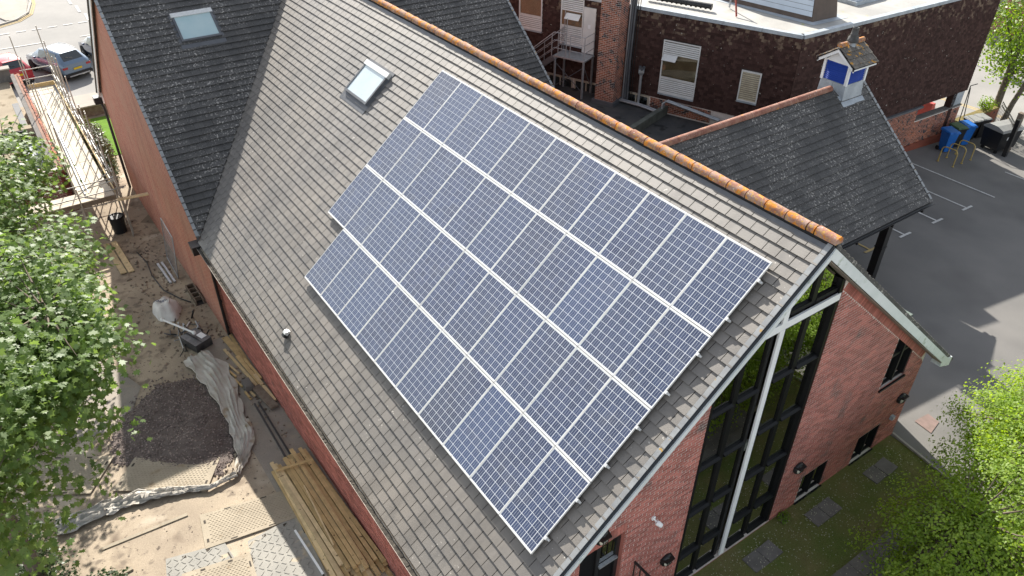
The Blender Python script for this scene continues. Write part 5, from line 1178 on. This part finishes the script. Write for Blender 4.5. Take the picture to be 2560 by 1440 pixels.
board('edging_board', (-8.9, -12.3, gz(-8.9, -12)+.0), (-8.75, -10.3, gz(-8.7, -10.4)+.0), .09, .06, 'timber edging half buried in the sand near the track mat', None, M_mat)
board('edging_board', (-7.75, -13.2, gz(-7.7, -13)+.02), (-7.85, -11.8, gz(-7.8, -12)+.02), .08, .05, 'short timber edging in the sand near the bushes', None, M_mat)
rub = MB()
for _ in range(420):
    k_ = rnd.random(); x, y = (rnd.gauss(-19.5, 3.2), rnd.gauss(-8.3, .7)) if k_ < .6 else (rnd.gauss(-24, 1.5), rnd.gauss(-7.9, .4)) if k_ < .8 else (rnd.gauss(-12, 2.5), rnd.gauss(-7.3, .2))
    if y > -7.1 or x > -5: continue
    s = rnd.uniform(.03, .09)*(1.3 if k_ < .1 else 1); R_ = Matrix.Rotation(rnd.uniform(0, 6), 4, Vector((rnd.random(), rnd.random(), 1)))
    rub.add([(s, s*.2, 0), (-s*.9, -s*.3, 0), (0, s*.7, s*.2), (s*.1, -s*.8, 0), (0, 0, s*.6), (0, 0, -s*.4)], [(0, 2, 4), (2, 1, 4), (1, 3, 4), (3, 0, 4), (2, 0, 5), (1, 2, 5), (3, 1, 5), (0, 3, 5)], T(x, y, gz(x, y)+.01) @ R_)
put('rubble', rub, pm('rubble_bits', (.34, .275, .21), (.20, .16, .125), 2, .9, island=.5), None, label='broken rubble and clods along the foot of the brick walls', cat='rubble', kind='stuff')
# pebbles and litter on the sand
m = MB()
for _ in range(900):
    x = rnd.uniform(-26, -4); y = rnd.uniform(-13.5, -7.1); s = rnd.uniform(.012, .04)
    m.add([(s, 0, 0), (-s, 0, 0), (0, s*.8, 0), (0, -s*.8, 0), (0, 0, s*.6)], [(0, 2, 4), (2, 1, 4), (1, 3, 4), (3, 0, 4)], T(x, y, gz(x, y)) @ RZ(rnd.uniform(0, 6)))
put('scattered_stones', m, pm('stone_bits', (.30, .25, .19), (.16, .13, .10), 3, .9, island=.5), None, label='small stones scattered over the sandy yard', cat='stones', kind='stuff')
# ---------------------------------------------------------------- extension under construction and scaffold
ext = thing('half_built_extension', 'half built brick extension with bare concrete roof beyond the scaffold', 'building', (-36, -11, -2.2))
gx = -2.2
m = MB(); m.b2((-29.9, -13.5, gx-.2), (-29.6, -9.5, -.12)); ew = put('east_wall', m, M_mortar, ext)
bricks(ew, (-29.6, 0, 0), (0, 1, 0), (1, 0, 0), gx, -.13, lambda z: [(-13.4, -9.52)], pm('new_red_brick', (.20, .055, .04), (.15, .045, .035), 2, .85, .25, island=.3), 120)
m = MB(); m.b2((-43.4, -9.75, gx-.2), (-29.6, -9.5, -.16)); nwl = put('north_wall', m, pm('dusty_brick', (.30, .19, .145), (.24, .15, .115), 2, .9, fine=.15), ext)
q = MB()
for k in range(60): q.box((-43.2+k*.228, -9.56+rnd.uniform(-.01, .01), -.13), (.2, .1, .065))
put('toothed_course', q, M_brick2, nwl, kind='stuff')
m = MB(); m.b2((-43.4, -9.95, -.5), (-30.0, -9.76, -.10)); put('inner_leaf', m, M_slab, ext)
M_scr = pm('dusty_screed', (.36, .30, .22), (.28, .235, .175), .9, .95, .1, bump=.5, bscale=15, spots=[((.20, .16, .11), 1.8, .6, .1)])
m = MB(); m.b2((-43.4, -14, -.55), (-35.7, -10.1, -.42)); put('roof_slab', m, M_scr, ext); m = MB(); m.b2((-35.3, -14, -1.0), (-30.0, -10.1, -.86)); put('lower_slab', m, M_scr, ext)
m = MB(); m.b2((-35.75, -14, -.55), (-35.3, -9.96, -.22)); put('dividing_kerb', m, M_scr, ext)
m = MB(); m.b2((-35.29, -13.6, -.85), (-35.2, -10.3, -.25)); put('black_membrane', m, M_pblk, ext)
m = MB(); m.b2((-43.6, -14, -.5), (-43.2, -9.9, .25)); put('parapet', m, M_slab, ext); m = MB(); m.b2((-43.65, -14, .25), (-43.1, -9.85, .32)); put('parapet_coping', m, M_pave, ext)
m = MB(); m.b2((-39.6, -10.4, -.419), (-36.1, -10.12, -.405)); put('open_slot', m, M_black, ext)
m = MB(); m.b2((-30.3, -13.4, -1), (-30.0, -10.1, -.2)); put('brick_upstand', m, M_brick, ext)
m = MB(); m.b2((-35.0, -10.75, -.85), (-31.0, -9.98, -.80)); put('grey_sheeting', m, M_lead, ext)
for k in range(5): m = MB(); m.prism([(-33.9+k*.35, -10.9+.08*k, -.85), (-33.5+k*.35, -10.95+.08*k, -.85), (-33.55+k*.35, -10.6+.08*k, -.62)], (.0, .18, .06)); put('membrane_scrap', m, M_pblk, ext)
for k in range(2): m = MB(); m.box((-30.9, -11.0+k*.45, -.72), (.44, .22, .22)); put('loose_block', m, M_slab, ext)
m = MB(); m.box((-38.9, -11.6, -.38), (.9, .12, .08), RZ(.0)); m.b2((-38.6, -11.4, -.42), (-37.9, -11.3, -.34)); put('brick_offcuts', m, M_ridge2, ext)

scaf = thing('scaffold', 'tube scaffold with pale boarded platform around the half built extension', 'scaffold', (-34, -8.8, gx))
PZs = -.30
for i in range(4):
    x = -41.0
    while x < -26.6:
        L = min(3.6, -26.5-x); m = MB(); m.box((x+L/2, -9.28+i*.30+.0, PZs+rnd.uniform(-.004, .004)), (L-.03, .285, .04)); put('platform_board', m, pm('scaffold_board_%d' % i, (.58, .52, .42), (.48, .42, .33), 2, .8, .2, island=.12, fine=.08, bscale=30) if ('scaffold_board_%d' % i) not in bpy.data.materials else bpy.data.materials['scaffold_board_%d' % i], scaf); x += 3.6
for i in range(4):
    m = MB(); m.box((-26.95+i*.30, -10.9, PZs+.045 if i % 2 else PZs+.04), (.285, 5.4, .04)); put('platform_board', m, bpy.data.materials['scaffold_board_%d' % i], scaf)
def tb(nm, pts, r=.025, mt=None): m = MB(); m.tube(pts, r, 8); put(nm, m, mt or M_scaf, scaf)
m = MB(); m.b2((-41.0, -8.13, PZs), (-26.5, -8.10, PZs+.2)); put('toe_board', m, M_wood[2], scaf); m = MB(); m.b2((-41.05, -9.4, PZs), (-41.0, -8.1, PZs+.22)); put('toe_board', m, M_wood[1], scaf); m = MB(); m.b2((-25.8, -13, PZs+.06), (-25.76, -8.2, PZs+.26)); put('toe_board', m, M_post, scaf)
xs_ = [-40.8, -38.9, -37.0, -35.0, -33.0, -31.0, -29.0, -26.9]
for k, x in enumerate(xs_):
    for y, tp in ((-8.05, 2.9-.25*(k % 3)), (-9.36, 2.6-.35*(k % 2))):
        if y < -9 and k not in (0, 2, 4, 6): continue
        tb('standard', [(x+rnd.uniform(-.05, .05), y, gx), (x+rnd.uniform(-.05, .05), y, tp-.6*(k > 4))])
    tb('transom', [(x, -9.6, PZs-.05), (x, -7.7, PZs-.05)])
    tb('standard', [(x+.9, -7.98, gx), (x+.95, -7.98, 1.2+.4*(k % 3))], .028)
for k, x in enumerate((-40.3, -39.6, -38.2, -36.4)): tb('standard', [(x, -8.0, gx), (x+.1, -8.0, 1.6+.5*(k % 2))])
for z in (PZs-.1, PZs+.5, PZs+1.0): tb('ledger', [(-41.3, -8.02, z), (-26.3, -8.02, z)])
for z in (PZs+.5, PZs+1.0): tb('ledger', [(-41.1, -9.5, z), (-41.1, -7.9, z)]); tb('ledger', [(-25.75, -13, z), (-25.75, -7.9, z)])
tb('ledger', [(-27.05, -13, PZs-.08), (-27.05, -7.6, PZs-.08)]); tb('ledger', [(-25.9, -13.0, PZs-.08), (-25.9, -7.0, PZs-.08)])
tb('brace', [(-27.0, -9.4, PZs+.2), (-26.4, -7.9, PZs+.6)]); tb('brace', [(-26.9, -9.6, -.3), (-26.7, -8.0, PZs+.9)])
for y in (-8.05, -9.5, -10.7, -12): tb('standard', [(-25.75, y, gx), (-25.75, y, 1.0 if y > -9 else .6)]); tb('standard', [(-27.1, y, gx), (-27.1, y, 1.2 if y > -10 else -.2)])
for a, b in [((-40.5, -9.0, PZs+.06), (-26.9, -9.05, PZs+.06)), ((-37, -9.05, PZs+.12), (-26.7, -9.2, PZs+.12))]: tb('spare_tube', [a, b], .03, M_galv)
q = MB()
for x in xs_:
    for z in (PZs-.08, PZs+.5, PZs+1.0): q.box((x, -8.04, z), (.09, .09, .08))
put('coupler', q, M_galv, scaf)
board('scaffold_board', (-25.6, -8.2, PZs+.1), (-25.4, -6.95, PZs+.1), .2, .04, 'short pale board poking from the scaffold towards the brick wall', None, M_wood[2])
polysheet('front_lawn', [(-40.0, -7.9), (-40.0, -3), (-34.5, -3), (-34.5, -7.9)], .03, M_glawn)
gw_ = thing('garden_wall', 'low brown wall between the front lawn and the parking forecourt', 'wall', (-40.5, -6, gx)); m = MB(); m.b2((-40.7, -8.0, gx-.1), (-40.4, -3, gx+.55)); put('brickwork', m, M_post, gw_); m = MB(); m.b2((-40.75, -8.02, gx+.55), (-40.35, -3, gx+.62)); put('coping', m, M_pave, gw_)
polysheet('forecourt_paving', [(-44, -8.2), (-44, -2), (-40.8, -2), (-40.8, -8.2)], .03, M_pave)

# ---------------------------------------------------------------- cars
def car(name, label, M, paint, S, rails=False):
    o = thing(name, label, 'car', M)
    def q(nm, m, mt, par=None): return put(nm, m, mt, par or o, M)
    ring = []
    for (x, zb, zbelt, zt, w_, wt) in S:
        ring.append([(x, -w_*.93, zb), (x, -w_, lerp(zb, zbelt, .45)), (x, -w_*.965, zbelt), (x, -wt, zt-.02), (x, -wt*.8, zt), (x, wt*.8, zt), (x, wt, zt-.02), (x, w_*.965, zbelt), (x, w_, lerp(zb, zbelt, .45)), (x, w_*.93, zb)])
    n = 10; m = MB(); vs = [p for R in ring for p in R]
    m.add(vs, [(i*n+k, i*n+(k+1) % n, (i+1)*n+(k+1) % n, (i+1)*n+k) for i in range(len(S)-1) for k in range(n)], None, True); m.add(ring[0], [tuple(range(n))]); m.add(ring[-1], [tuple(range(n-1, -1, -1))]); body = q('body', m, paint)
    def surf(i, t_, side, f):   # point on glass side between belt and roof
        a = [lerp(S[i][k], S[i+1][k], t_) for k in range(6)]
        return Vector((a[0], side*(lerp(a[4]*.965, a[5], f)+.006), lerp(a[2], a[3]-.02, f)))
    G_ = M_carglass
    for side in (-1, 1):
        for (i0, t0, i1, t1) in [(2, .12, 3, -.04+.0), (3, .02, 4, -.02)]:
            A = [surf(i0, t0, side, .12), surf(i1-1, 1+t1, side, .12), surf(i1-1, 1+t1, side, .90), surf(i0, t0+(.05 if i0 == 2 else 0), side, .90)]
            m = MB(); m.prism([tuple(p) for p in A], (0, side*.008, 0)); q('side_window', m, G_)
        m = MB(); y = side*(S[3][4]+.04); z = S[3][2]; m.box((S[4][0]+.12, y+side*.04, z+.04), (.12, .14, .1)); q('mirror', m, paint)
    def slope(i, f0, f1, nm):
        a, b = S[i], S[i+1]; P = []
        for t_, sd in ((f0, -1), (f0, 1), (f1, 1), (f1, -1)):
            x, zt, wt = lerp(a[0], b[0], t_), lerp(a[3], b[3], t_), lerp(a[5], b[5], t_); P.append((x, sd*wt*.86, zt+.008))
        m = MB(); m.prism(P, (0, 0, .008)); return q(nm, m, G_)
    rw = slope(1, .12, .92, 'rear_window'); slope(4, .05, .92, 'windscreen')
    m = MB(); m.beam((lerp(S[1][0], S[2][0], .3), 0, lerp(S[1][3], S[2][3], .3)+.03), (lerp(S[1][0], S[2][0], .45), .4, lerp(S[1][3], S[2][3], .45)+.03), .03, .02); put('wiper', m, M_black, rw, M)
    L = S[-1][0]; wd = S[3][4]
    for x in (.72, L-.82):
        for s in (-1, 1):
            m = MB(); m.lathe([(.22, -.1), (.31, -.1), (.33, -.07), (.33, .07), (.31, .1), (.22, .1)], (x, s*(wd-.08), .33), 20, (0, 1, 0)); wh = q('wheel', m, M_rub)
            m = MB(); m.lathe([(.21, -.085), (.21, .085), (.05, .10)], (x, s*(wd-.08), .33), 12, (0, s, 0)); put('rim', m, M_galv, wh, M)
            m = MB(); m.lathe([(.38, -.012), (.38, .0)], (x, s*(wd-.005), .35), 18, (0, 1, 0)); q('wheel_arch', m, M_rub)
    for s in (-1, 1):
        m = MB(); m.b2((-.02, s*(S[1][4]-.30), .78), (.10, s*(S[1][4]-.02), .90)); q('tail_light', m, M_taill)
        m = MB(); m.b2((L-.12, s*(S[-1][4]-.25), .58), (L+.01, s*(S[-1][4]+.01), .70)); q('headlight', m, M_white)
    m = MB(); m.b2((-.04, -.26, .66), (-.012, .26, .77)); q('number_plate', m, M_plate)
    m = MB(); m.b2((-.06, -wd*.92, .30), (.2, wd*.92, .50)); q('rear_bumper', m, M_pblk if rails else paint)
    m = MB(); m.b2((-.07, -wd*.7, .30), (-.05, wd*.7, .37)); q('bumper_trim', m, M_galv if rails else M_pblk)
    m = MB(); m.b2((.2, -wd*.85, .2), (L-.2, wd*.85, .4)); q('underbody', m, M_rub)
    if rails:
        for s in (-1, 1): m = MB(); m.tube([(S[2][0]+.1, s*S[3][5]*.92, S[3][3]+.02), (S[3][0], s*S[3][5]*.92, S[3][3]+.07), (S[4][0]-.1, s*S[4][5]*.92, S[4][3]+.03)], .018, 6); q('roof_rail', m, M_alu)
    m = MB(); m.prism([(S[2][0]-.06, -S[2][5]*.8, S[2][3]-.01), (S[2][0]-.06, S[2][5]*.8, S[2][3]-.01), (S[2][0]+.12, S[2][5]*.8, S[2][3]+.02), (S[2][0]+.12, -S[2][5]*.8, S[2][3]+.02)], (0, 0, .02)); q('spoiler', m, paint)
    m = MB(); m.tube([(S[2][0]+.25, 0, S[3][3]), (S[2][0]+.05, 0, S[3][3]+.2)], .008, 5); q('aerial', m, M_black)
    return o
M_carglass = pm('car_glass', (.02, .026, .028), None, rough=.05, spec=.8, coat=.5)
M_taill = pm('tail_light_red', (.35, .015, .015), None, rough=.2, coat=.5); M_plate = pm('yellow_plate', (.66, .47, .02), None, rough=.4)
def paint(name, c): return pm(name, c, None, rough=.3, spec=.5, metal=.25, coat=1.0)
HB = [(0, .32, .90, .93, .80, .70), (.10, .30, 1.0, 1.05, .83, .68), (.55, .30, .98, 1.45, .85, .58), (1.55, .30, .96, 1.50, .86, .60), (2.35, .30, .95, 1.44, .86, .58), (3.05, .30, .93, 1.0, .85, .66), (3.7, .30, .80, .86, .80, .58), (3.95, .36, .62, .66, .68, .5)]
SV = [(x*1.16, zb, zbt*1.08, zt*1.09, w_*1.07, wt*1.07) for x, zb, zbt, zt, w_, wt in HB]
aC = math.radians(180+14)
car('parked_car', 'red hatchback parked beyond the half built extension', T(-47.35, -9.45, -2.2) @ RZ(aC), paint('red_car_paint', (.42, .02, .03)), HB)
car('parked_car', 'pale blue grey crossover car with silver roof rails parked by the road', T(-46.8, -6.3, -2.2) @ RZ(aC+.12), paint('blue_grey_car_paint', (.13, .19, .27)), SV, True)
car('parked_car', 'dark blue car mostly hidden behind the brick wing', T(-48.2, -3.75, -2.2) @ RZ(aC), paint('navy_car_paint', (.03, .06, .13)), HB)

# ---------------------------------------------------------------- vegetation
def leaf_mat(name, c1, c2, tr=.45, rough=.42, spec=.35):
    m = NT(name); r = m.rand(); c = m.mix(r, c1, c2); c = m.mix(m.ramp(m.noise(.9, 2), .35, .7, 0, .4), c, tuple(k*.6 for k in c1))
    b = m.n('ShaderNodeBsdfPrincipled'); m.l(c, b.inputs['Base Color']); b.inputs['Roughness'].default_value = rough; b.inputs['Specular IOR Level'].default_value = spec
    t_ = m.n('ShaderNodeBsdfTranslucent'); hs = m.n('ShaderNodeHueSaturation'); hs.inputs['Hue'].default_value = .485; hs.inputs['Saturation'].default_value = 1.15; hs.inputs['Value'].default_value = 1.5; m.l(c, hs.inputs['Color']); m.l(hs.outputs[0], t_.inputs['Color'])
    x = m.n('ShaderNodeMixShader'); x.inputs[0].default_value = tr; m.l(b.outputs[0], x.inputs[1]); m.l(t_.outputs[0], x.inputs[2]); m.l(x.outputs[0], m.out.inputs[0]); return m.m
MAPLE = np.array([(0, -.05, 0), (.30, -.30, -.05), (.34, -.02, -.04), (.82, .12, -.14), (.50, .30, -.06), (.58, .66, -.12), (.24, .56, -.03), (0, 1.0, -.10), (-.24, .56, -.03), (-.58, .66, -.12), (-.50, .30, -.06), (-.82, .12, -.14), (-.34, -.02, -.04), (-.30, -.30, -.05)])
OVAL = np.array([(0, 0, 0), (.32, .35, .10), (.25, .75, .08), (0, 1.05, -.05), (-.25, .75, .08), (-.32, .35, .10)])
def leaf_frames(N, nrm, flat=.55):
    n = nrm*(1-flat)+np.array([0, 0, 1])*flat + rng.normal(0, .38, (N, 3)); n /= np.linalg.norm(n, axis=1)[:, None]
    a = rng.normal(0, 1, (N, 3)); a -= n*(a*n).sum(1)[:, None]; a /= np.linalg.norm(a, axis=1)[:, None]
    return np.cross(a, n), a, n
def leaves_mesh(name, pos, X, Y, Z_, size, tmpl, mat):
    N, k = len(pos), len(tmpl)
    V = pos[:, None, :]+size[:, None, None]*(tmpl[None, :, 0:1]*X[:, None, :]+tmpl[None, :, 1:2]*Y[:, None, :]+tmpl[None, :, 2:3]*Z_[:, None, :])
    me = bpy.data.meshes.new(name); me.vertices.add(N*k); me.vertices.foreach_set('co', V.reshape(-1).astype(np.float32))
    me.loops.add(N*k); me.loops.foreach_set('vertex_index', np.arange(N*k, dtype=np.int32)); me.polygons.add(N)
    me.polygons.foreach_set('loop_start', np.arange(N, dtype=np.int32)*k); me.polygons.foreach_set('loop_total', np.full(N, k, dtype=np.int32)); me.update(calc_edges=True); me.materials.append(mat); return me
M_bark = pm('bark', (.12, .095, .07), (.18, .15, .12), 8, .95, .1, bump=.8, bscale=20)
def tree(name, label, base, limbs, crowns, nclump, per, size, tmpl, mat, spread=(.42, .16), n_ind=0, trunk_r=.16, flat=.55, cull=None, rough=.12):
    o = thing(name, label, 'tree', base); B = Vector(base); m = MB()
    m.tube(limbs[0], [trunk_r*(1-.6*i/(len(limbs[0])-1)) for i in range(len(limbs[0]))], 10); put('trunk', m, M_bark, o)
    cent = []
    for (c, r, wgt) in crowns:
        for _ in range(int(nclump*wgt)):
            while True:
                d = rng.normal(0, 1, 3); d /= np.linalg.norm(d); rad = rng.uniform(.25, 1)**.45
                p = np.array(c)+d*np.array(r)*rad*(1+rough*math.sin(5*d[0]+3*d[1]+c[0])+rough*.8*math.sin(9*d[2]+4*d[0])+rough*.5*math.sin(11*d[1]))
                if cull is None or cull(p): break
            cent.append((p, d))
    m = MB()
    hub = [Vector(p) for L in limbs for p in L[1:]]
    for L in limbs[1:]: m.tube(L, [trunk_r*.5*(1-.7*i/(len(L)-1)) for i in range(len(L))], 7)
    for (p, d) in cent[::2]:
        q = Vector(p); h = min(hub, key=lambda v: (v-q).length); h = h.lerp(q, rnd.uniform(.25, .55)); mid = h.lerp(q, .5)+Vector((0, 0, -.12*(q-h).length*.5)); m.tube([h, mid, q], [.022, .014, .005], 4, False)
    put('branches', m, M_bark, o)
    pos = []; nr = []
    for (p, d) in cent:
        k = rng.poisson(per); off = np.clip(rng.normal(0, 1, (k, 3)), -1.7, 1.7)*np.array([spread[0], spread[0], spread[1]]); off[:, 2] -= .25*(off[:, 0]**2+off[:, 1]**2)/max(spread[0], .1)
        pos.append(p+off); nr.append(np.repeat(d[None, :], k, 0))
    pos = np.concatenate(pos); nr = np.concatenate(nr); N = len(pos); X, Y, Z_ = leaf_frames(N, nr, flat); sz = rng.uniform(.7, 1.15, N)*size
    idx = np.arange(N); ind = np.array([], int)
    if n_ind:
        dist = np.linalg.norm(pos-np.array(CAM), axis=1); ok = np.array([inview(p, -15) for p in pos]); dist[~ok] = 1e9; ind = np.argsort(dist)[:n_ind]; idx = np.setdiff1d(idx, ind)
    cr = put('crown', leaves_mesh('crown', pos[idx], X[idx], Y[idx], Z_[idx], sz[idx], tmpl, mat), None, o)
    if n_ind:
        cr['kind'] = 'stuff'; lm = bpy.data.meshes.new('leaf'); lm.from_pydata([tuple(v*size) for v in tmpl], [], [tuple(range(len(tmpl)))]); lm.materials.append(mat); lm.update()
        for i in ind: put('leaf', lm, None, cr, frame(pos[i], X[i], Y[i], Z_[i]) @ Matrix.Scale(sz[i]/size, 4))
    return o
M_leafA = leaf_mat('maple_leaf', (.100, .175, .045), (.185, .265, .080), .48, .48, .4)
M_leafB = leaf_mat('lime_leaf', (.20, .32, .045), (.31, .42, .08), .55, .5)
M_leafC = leaf_mat('far_tree_leaf', (.13, .24, .03), (.20, .30, .045), .45)
M_leafD = leaf_mat('ivy_leaf', (.03, .06, .018), (.06, .095, .03), .25)
M_leafE = leaf_mat('shrub_leaf', (.05, .055, .018), (.11, .10, .035), .3)
tree('maple_tree', 'large broad leaved maple filling the left edge of the yard', (-8.6, -13.6, gz(-8.6, -13.6)), [[(-8.6, -13.6, -.9), (-8.4, -13.5, 2), (-8.3, -13.4, 4.2), (-8.0, -13.2, 6.5)], [(-8.4, -13.5, 2.2), (-6.8, -13.2, 4.2), (-5.2, -13.0, 5.6)], [(-8.4, -13.5, 2.6), (-10.5, -12.9, 4.4), (-12.6, -12.2, 5.2)], [(-8.3, -13.4, 3.6), (-8.2, -12.2, 5.4), (-8.3, -11.3, 6.4)]],
     [((-8.3, -13.4, 5.6), (3.4, 2.3, 2.3), 1.0), ((-11.6, -12.3, 4.8), (2.4, 1.9, 1.7), .42), ((-9.0, -11.5, 5.6), (1.9, 1.0, 1.1), .36), ((-5.9, -13.4, 6.6), (1.2, 1.3, 1.3), .18)], 330, 46, .115, MAPLE, M_leafA, (.36, .09), 300, .17, .62, rough=.24)
tree('maple_tree', 'second maple beyond, leaning over the half built extension', (-21.2, -13.4, gz(-21, -13.4)), [[(-21.2, -13.4, -1.9), (-21.0, -13.2, 1.0), (-20.6, -13.0, 3.8)], [(-21, -13.2, 1.2), (-19.5, -12.3, 2.8), (-18.2, -11.2, 3.2)], [(-21, -13.2, 1.6), (-22.6, -12.2, 3.0), (-23.8, -11.2, 3.6)]],
     [((-20.4, -12.9, 3.2), (3.2, 2.2, 2.1), 1.0), ((-17.0, -11.4, 2.6), (2.4, 1.5, 1.4), .5), ((-23.0, -11.3, 3.4), (1.8, 1.2, 1.2), .3)], 190, 36, .125, MAPLE, M_leafA, (.38, .10), 0, .16, .62, rough=.26)
tree('lime_tree', 'bright lime green small leaved tree in front of the gable lawn', (4.4, 4.7, 0), [[(4.4, 4.7, -.1), (4.3, 4.6, 1.0), (4.2, 4.5, 2.0), (4.1, 4.5, 3.0)], [(4.3, 4.6, .9), (3.6, 3.6, 1.6), (3.2, 2.8, 2.2)], [(4.3, 4.6, 1.1), (3.4, 5.6, 2.0), (2.8, 6.4, 2.6)], [(4.3, 4.6, 1.0), (5.4, 5.6, 2.2), (6.0, 6.4, 2.8)]],
     [((4.1, 4.3, 2.0), (2.3, 3.2, 1.9), 1.0), ((2.7, 6.8, 2.2), (1.6, 1.9, 1.3), .4), ((3.7, 2.0, 1.7), (1.8, 1.6, 1.5), .42)], 720, 62, .07, OVAL, M_leafB, (.18, .13), 300, .12, .3, rough=.16)
tree('street_tree', 'fresh green street tree behind the waste container', (-10.6, 31.6, -1.2), [[(-10.6, 31.6, -1.4), (-10.7, 31.7, 1.5), (-10.9, 32.0, 4.0), (-10.9, 32.1, 6)], [(-10.7, 31.7, 1.2), (-9.8, 32.6, 3.2)], [(-10.8, 31.8, 2.0), (-12.2, 32.3, 4.2)]],
     [((-10.6, 32.4, 3.9), (2.5, 2.3, 2.9), 1.0), ((-9.0, 33.0, 2.4), (1.6, 1.7, 1.4), .3)], 330, 22, .15, OVAL, M_leafC, (.40, .22), 0, .2, .4)
o = thing('pollarded_trunk', 'bare cut trunk standing beside the street tree', 'tree trunk', (-9.9, 31.0, -1.2)); m = MB(); m.tube([(-9.9, 31.0, -1.3), (-9.75, 31.1, .3), (-9.55, 31.2, 1.5)], [.16, .13, .12], 10); put('trunk', m, M_bark, o); m = MB(); m.lathe([(.11, 0), (.115, .03)], (-9.55, 31.2, 1.49), 10); put('cut_end', m, M_wood[2], o)
def bush(name, label, c, r, n, size, tmpl, mat, flat=.35, kind=None):
    o = thing(name, label, 'shrub', (c[0], c[1], c[2]-r[2])); d = rng.normal(0, 1, (n, 3)); d /= np.linalg.norm(d, axis=1)[:, None]; rad = rng.uniform(.2, 1, n)**.4
    pos = np.array(c)+d*np.array(r)*(rad*(1+.2*np.sin(7*d[:, 0]+5*d[:, 1])))[:, None]; X, Y, Z_ = leaf_frames(n, d, flat)
    put('foliage', leaves_mesh('foliage', pos, X, Y, Z_, rng.uniform(.7, 1.2, n)*size, tmpl, mat), None, o)
    m = MB()
    for k in range(5): a = k*1.26; m.tube([(c[0]+.1*math.cos(a), c[1]+.1*math.sin(a), c[2]-r[2]-.05), (c[0]+.5*r[0]*math.cos(a), c[1]+.5*r[1]*math.sin(a), c[2]+.2*r[2])], [.03, .01], 5)
    put('stems', m, M_bark, o); return o
bush('garden_shrub', 'brownish shrub between the scaffold and the brick wing', (-33.9, -7.65, -1.2), (2.3, .55, 1.0), 5200, .10, OVAL, M_leafE)
bush('garden_shrub', 'dark green shrub at the far corner of the brick wing', (-31.9, -7.7, -1.5), (1.0, .5, .7), 1400, .09, OVAL, M_leafD)
bush('ivy_clump', 'dark ivy clump in the shade at the bottom left corner', (-6.6, -13.4, -.25), (2.2, 1.2, .5), 3600, .06, MAPLE, M_leafD, .6)
bush('ivy_clump', 'grey green ivy tongue creeping onto the sand', (-7.5, -12.45, -.5), (.55, .55, .16), 700, .06, MAPLE, M_leafD, .7)
bush('ivy_clump', 'dark undergrowth along the tree foot beside the white sheet', (-9.2, -13.9, -.35), (1.9, .9, .5), 2400, .06, MAPLE, M_leafD, .6)
bush('ivy_clump', 'small leafy sprig on the old boundary wall', (-10.7, 30.6, .1), (.5, .4, .35), 350, .09, OVAL, M_leafC)
bush('grass_tuft', 'weedy green tuft at the foot of the glazing', (.16, 1.45, .08), (.16, .2, .1), 160, .05, OVAL, M_leafC)
# fallen petals and grass on the lawn
m = MB()
for _ in range(1500):
    x, y = abs(rnd.gauss(0, 1.1))+.15, rnd.uniform(-3.5, 5.9); s = rnd.uniform(.008, .018); a = rnd.uniform(0, 6)
    m.add([(x+s*math.cos(a), y+s*math.sin(a), .03), (x+s*math.cos(a+2), y+s*math.sin(a+2), .034), (x+s*math.cos(a+4), y+s*math.sin(a+4), .03)], [(0, 1, 2)])
put('fallen_petals', m, pm('petals', (.55, .52, .38), None), None, label='pale fallen petals scattered over the shaded lawn', cat='petals', kind='stuff')
n = 42000; P_ = np.stack([rng.uniform(.02, 5.5, n), rng.uniform(-4, 6.0, n), np.zeros(n)], 1)
keep = ~((np.abs(P_[:, 0]-.58) < .24) & (np.min(np.abs(P_[:, 1][:, None]-np.array([.24, 2.43, 4.72])[None, :]), 1) < .48)) & ~((P_[:, 0] > 1.78) & (P_[:, 0] < 3.2) & (P_[:, 1] < 3.5)); P_ = P_[keep]; n = len(P_)
az = rng.uniform(0, 6.28, n); ln = rng.uniform(.25, .6, n); Yv = np.stack([np.cos(az)*ln, np.sin(az)*ln, np.ones(n)], 1); Yv /= np.linalg.norm(Yv, axis=1)[:, None]; Xv = np.stack([-np.sin(az), np.cos(az), np.zeros(n)], 1); Zv_ = np.cross(Xv, Yv)
put('grass', leaves_mesh('grass', P_, Xv, Yv, Zv_, rng.uniform(.025, .055, n), np.array([(-.09, 0, 0), (.09, 0, 0), (.05, .7, .1), (0, 1.2, .3)]), leaf_mat('grass_blade', (.12, .18, .04), (.21, .20, .08), .35)), None, label='short grass of the shaded lawn', cat='grass', kind='stuff')
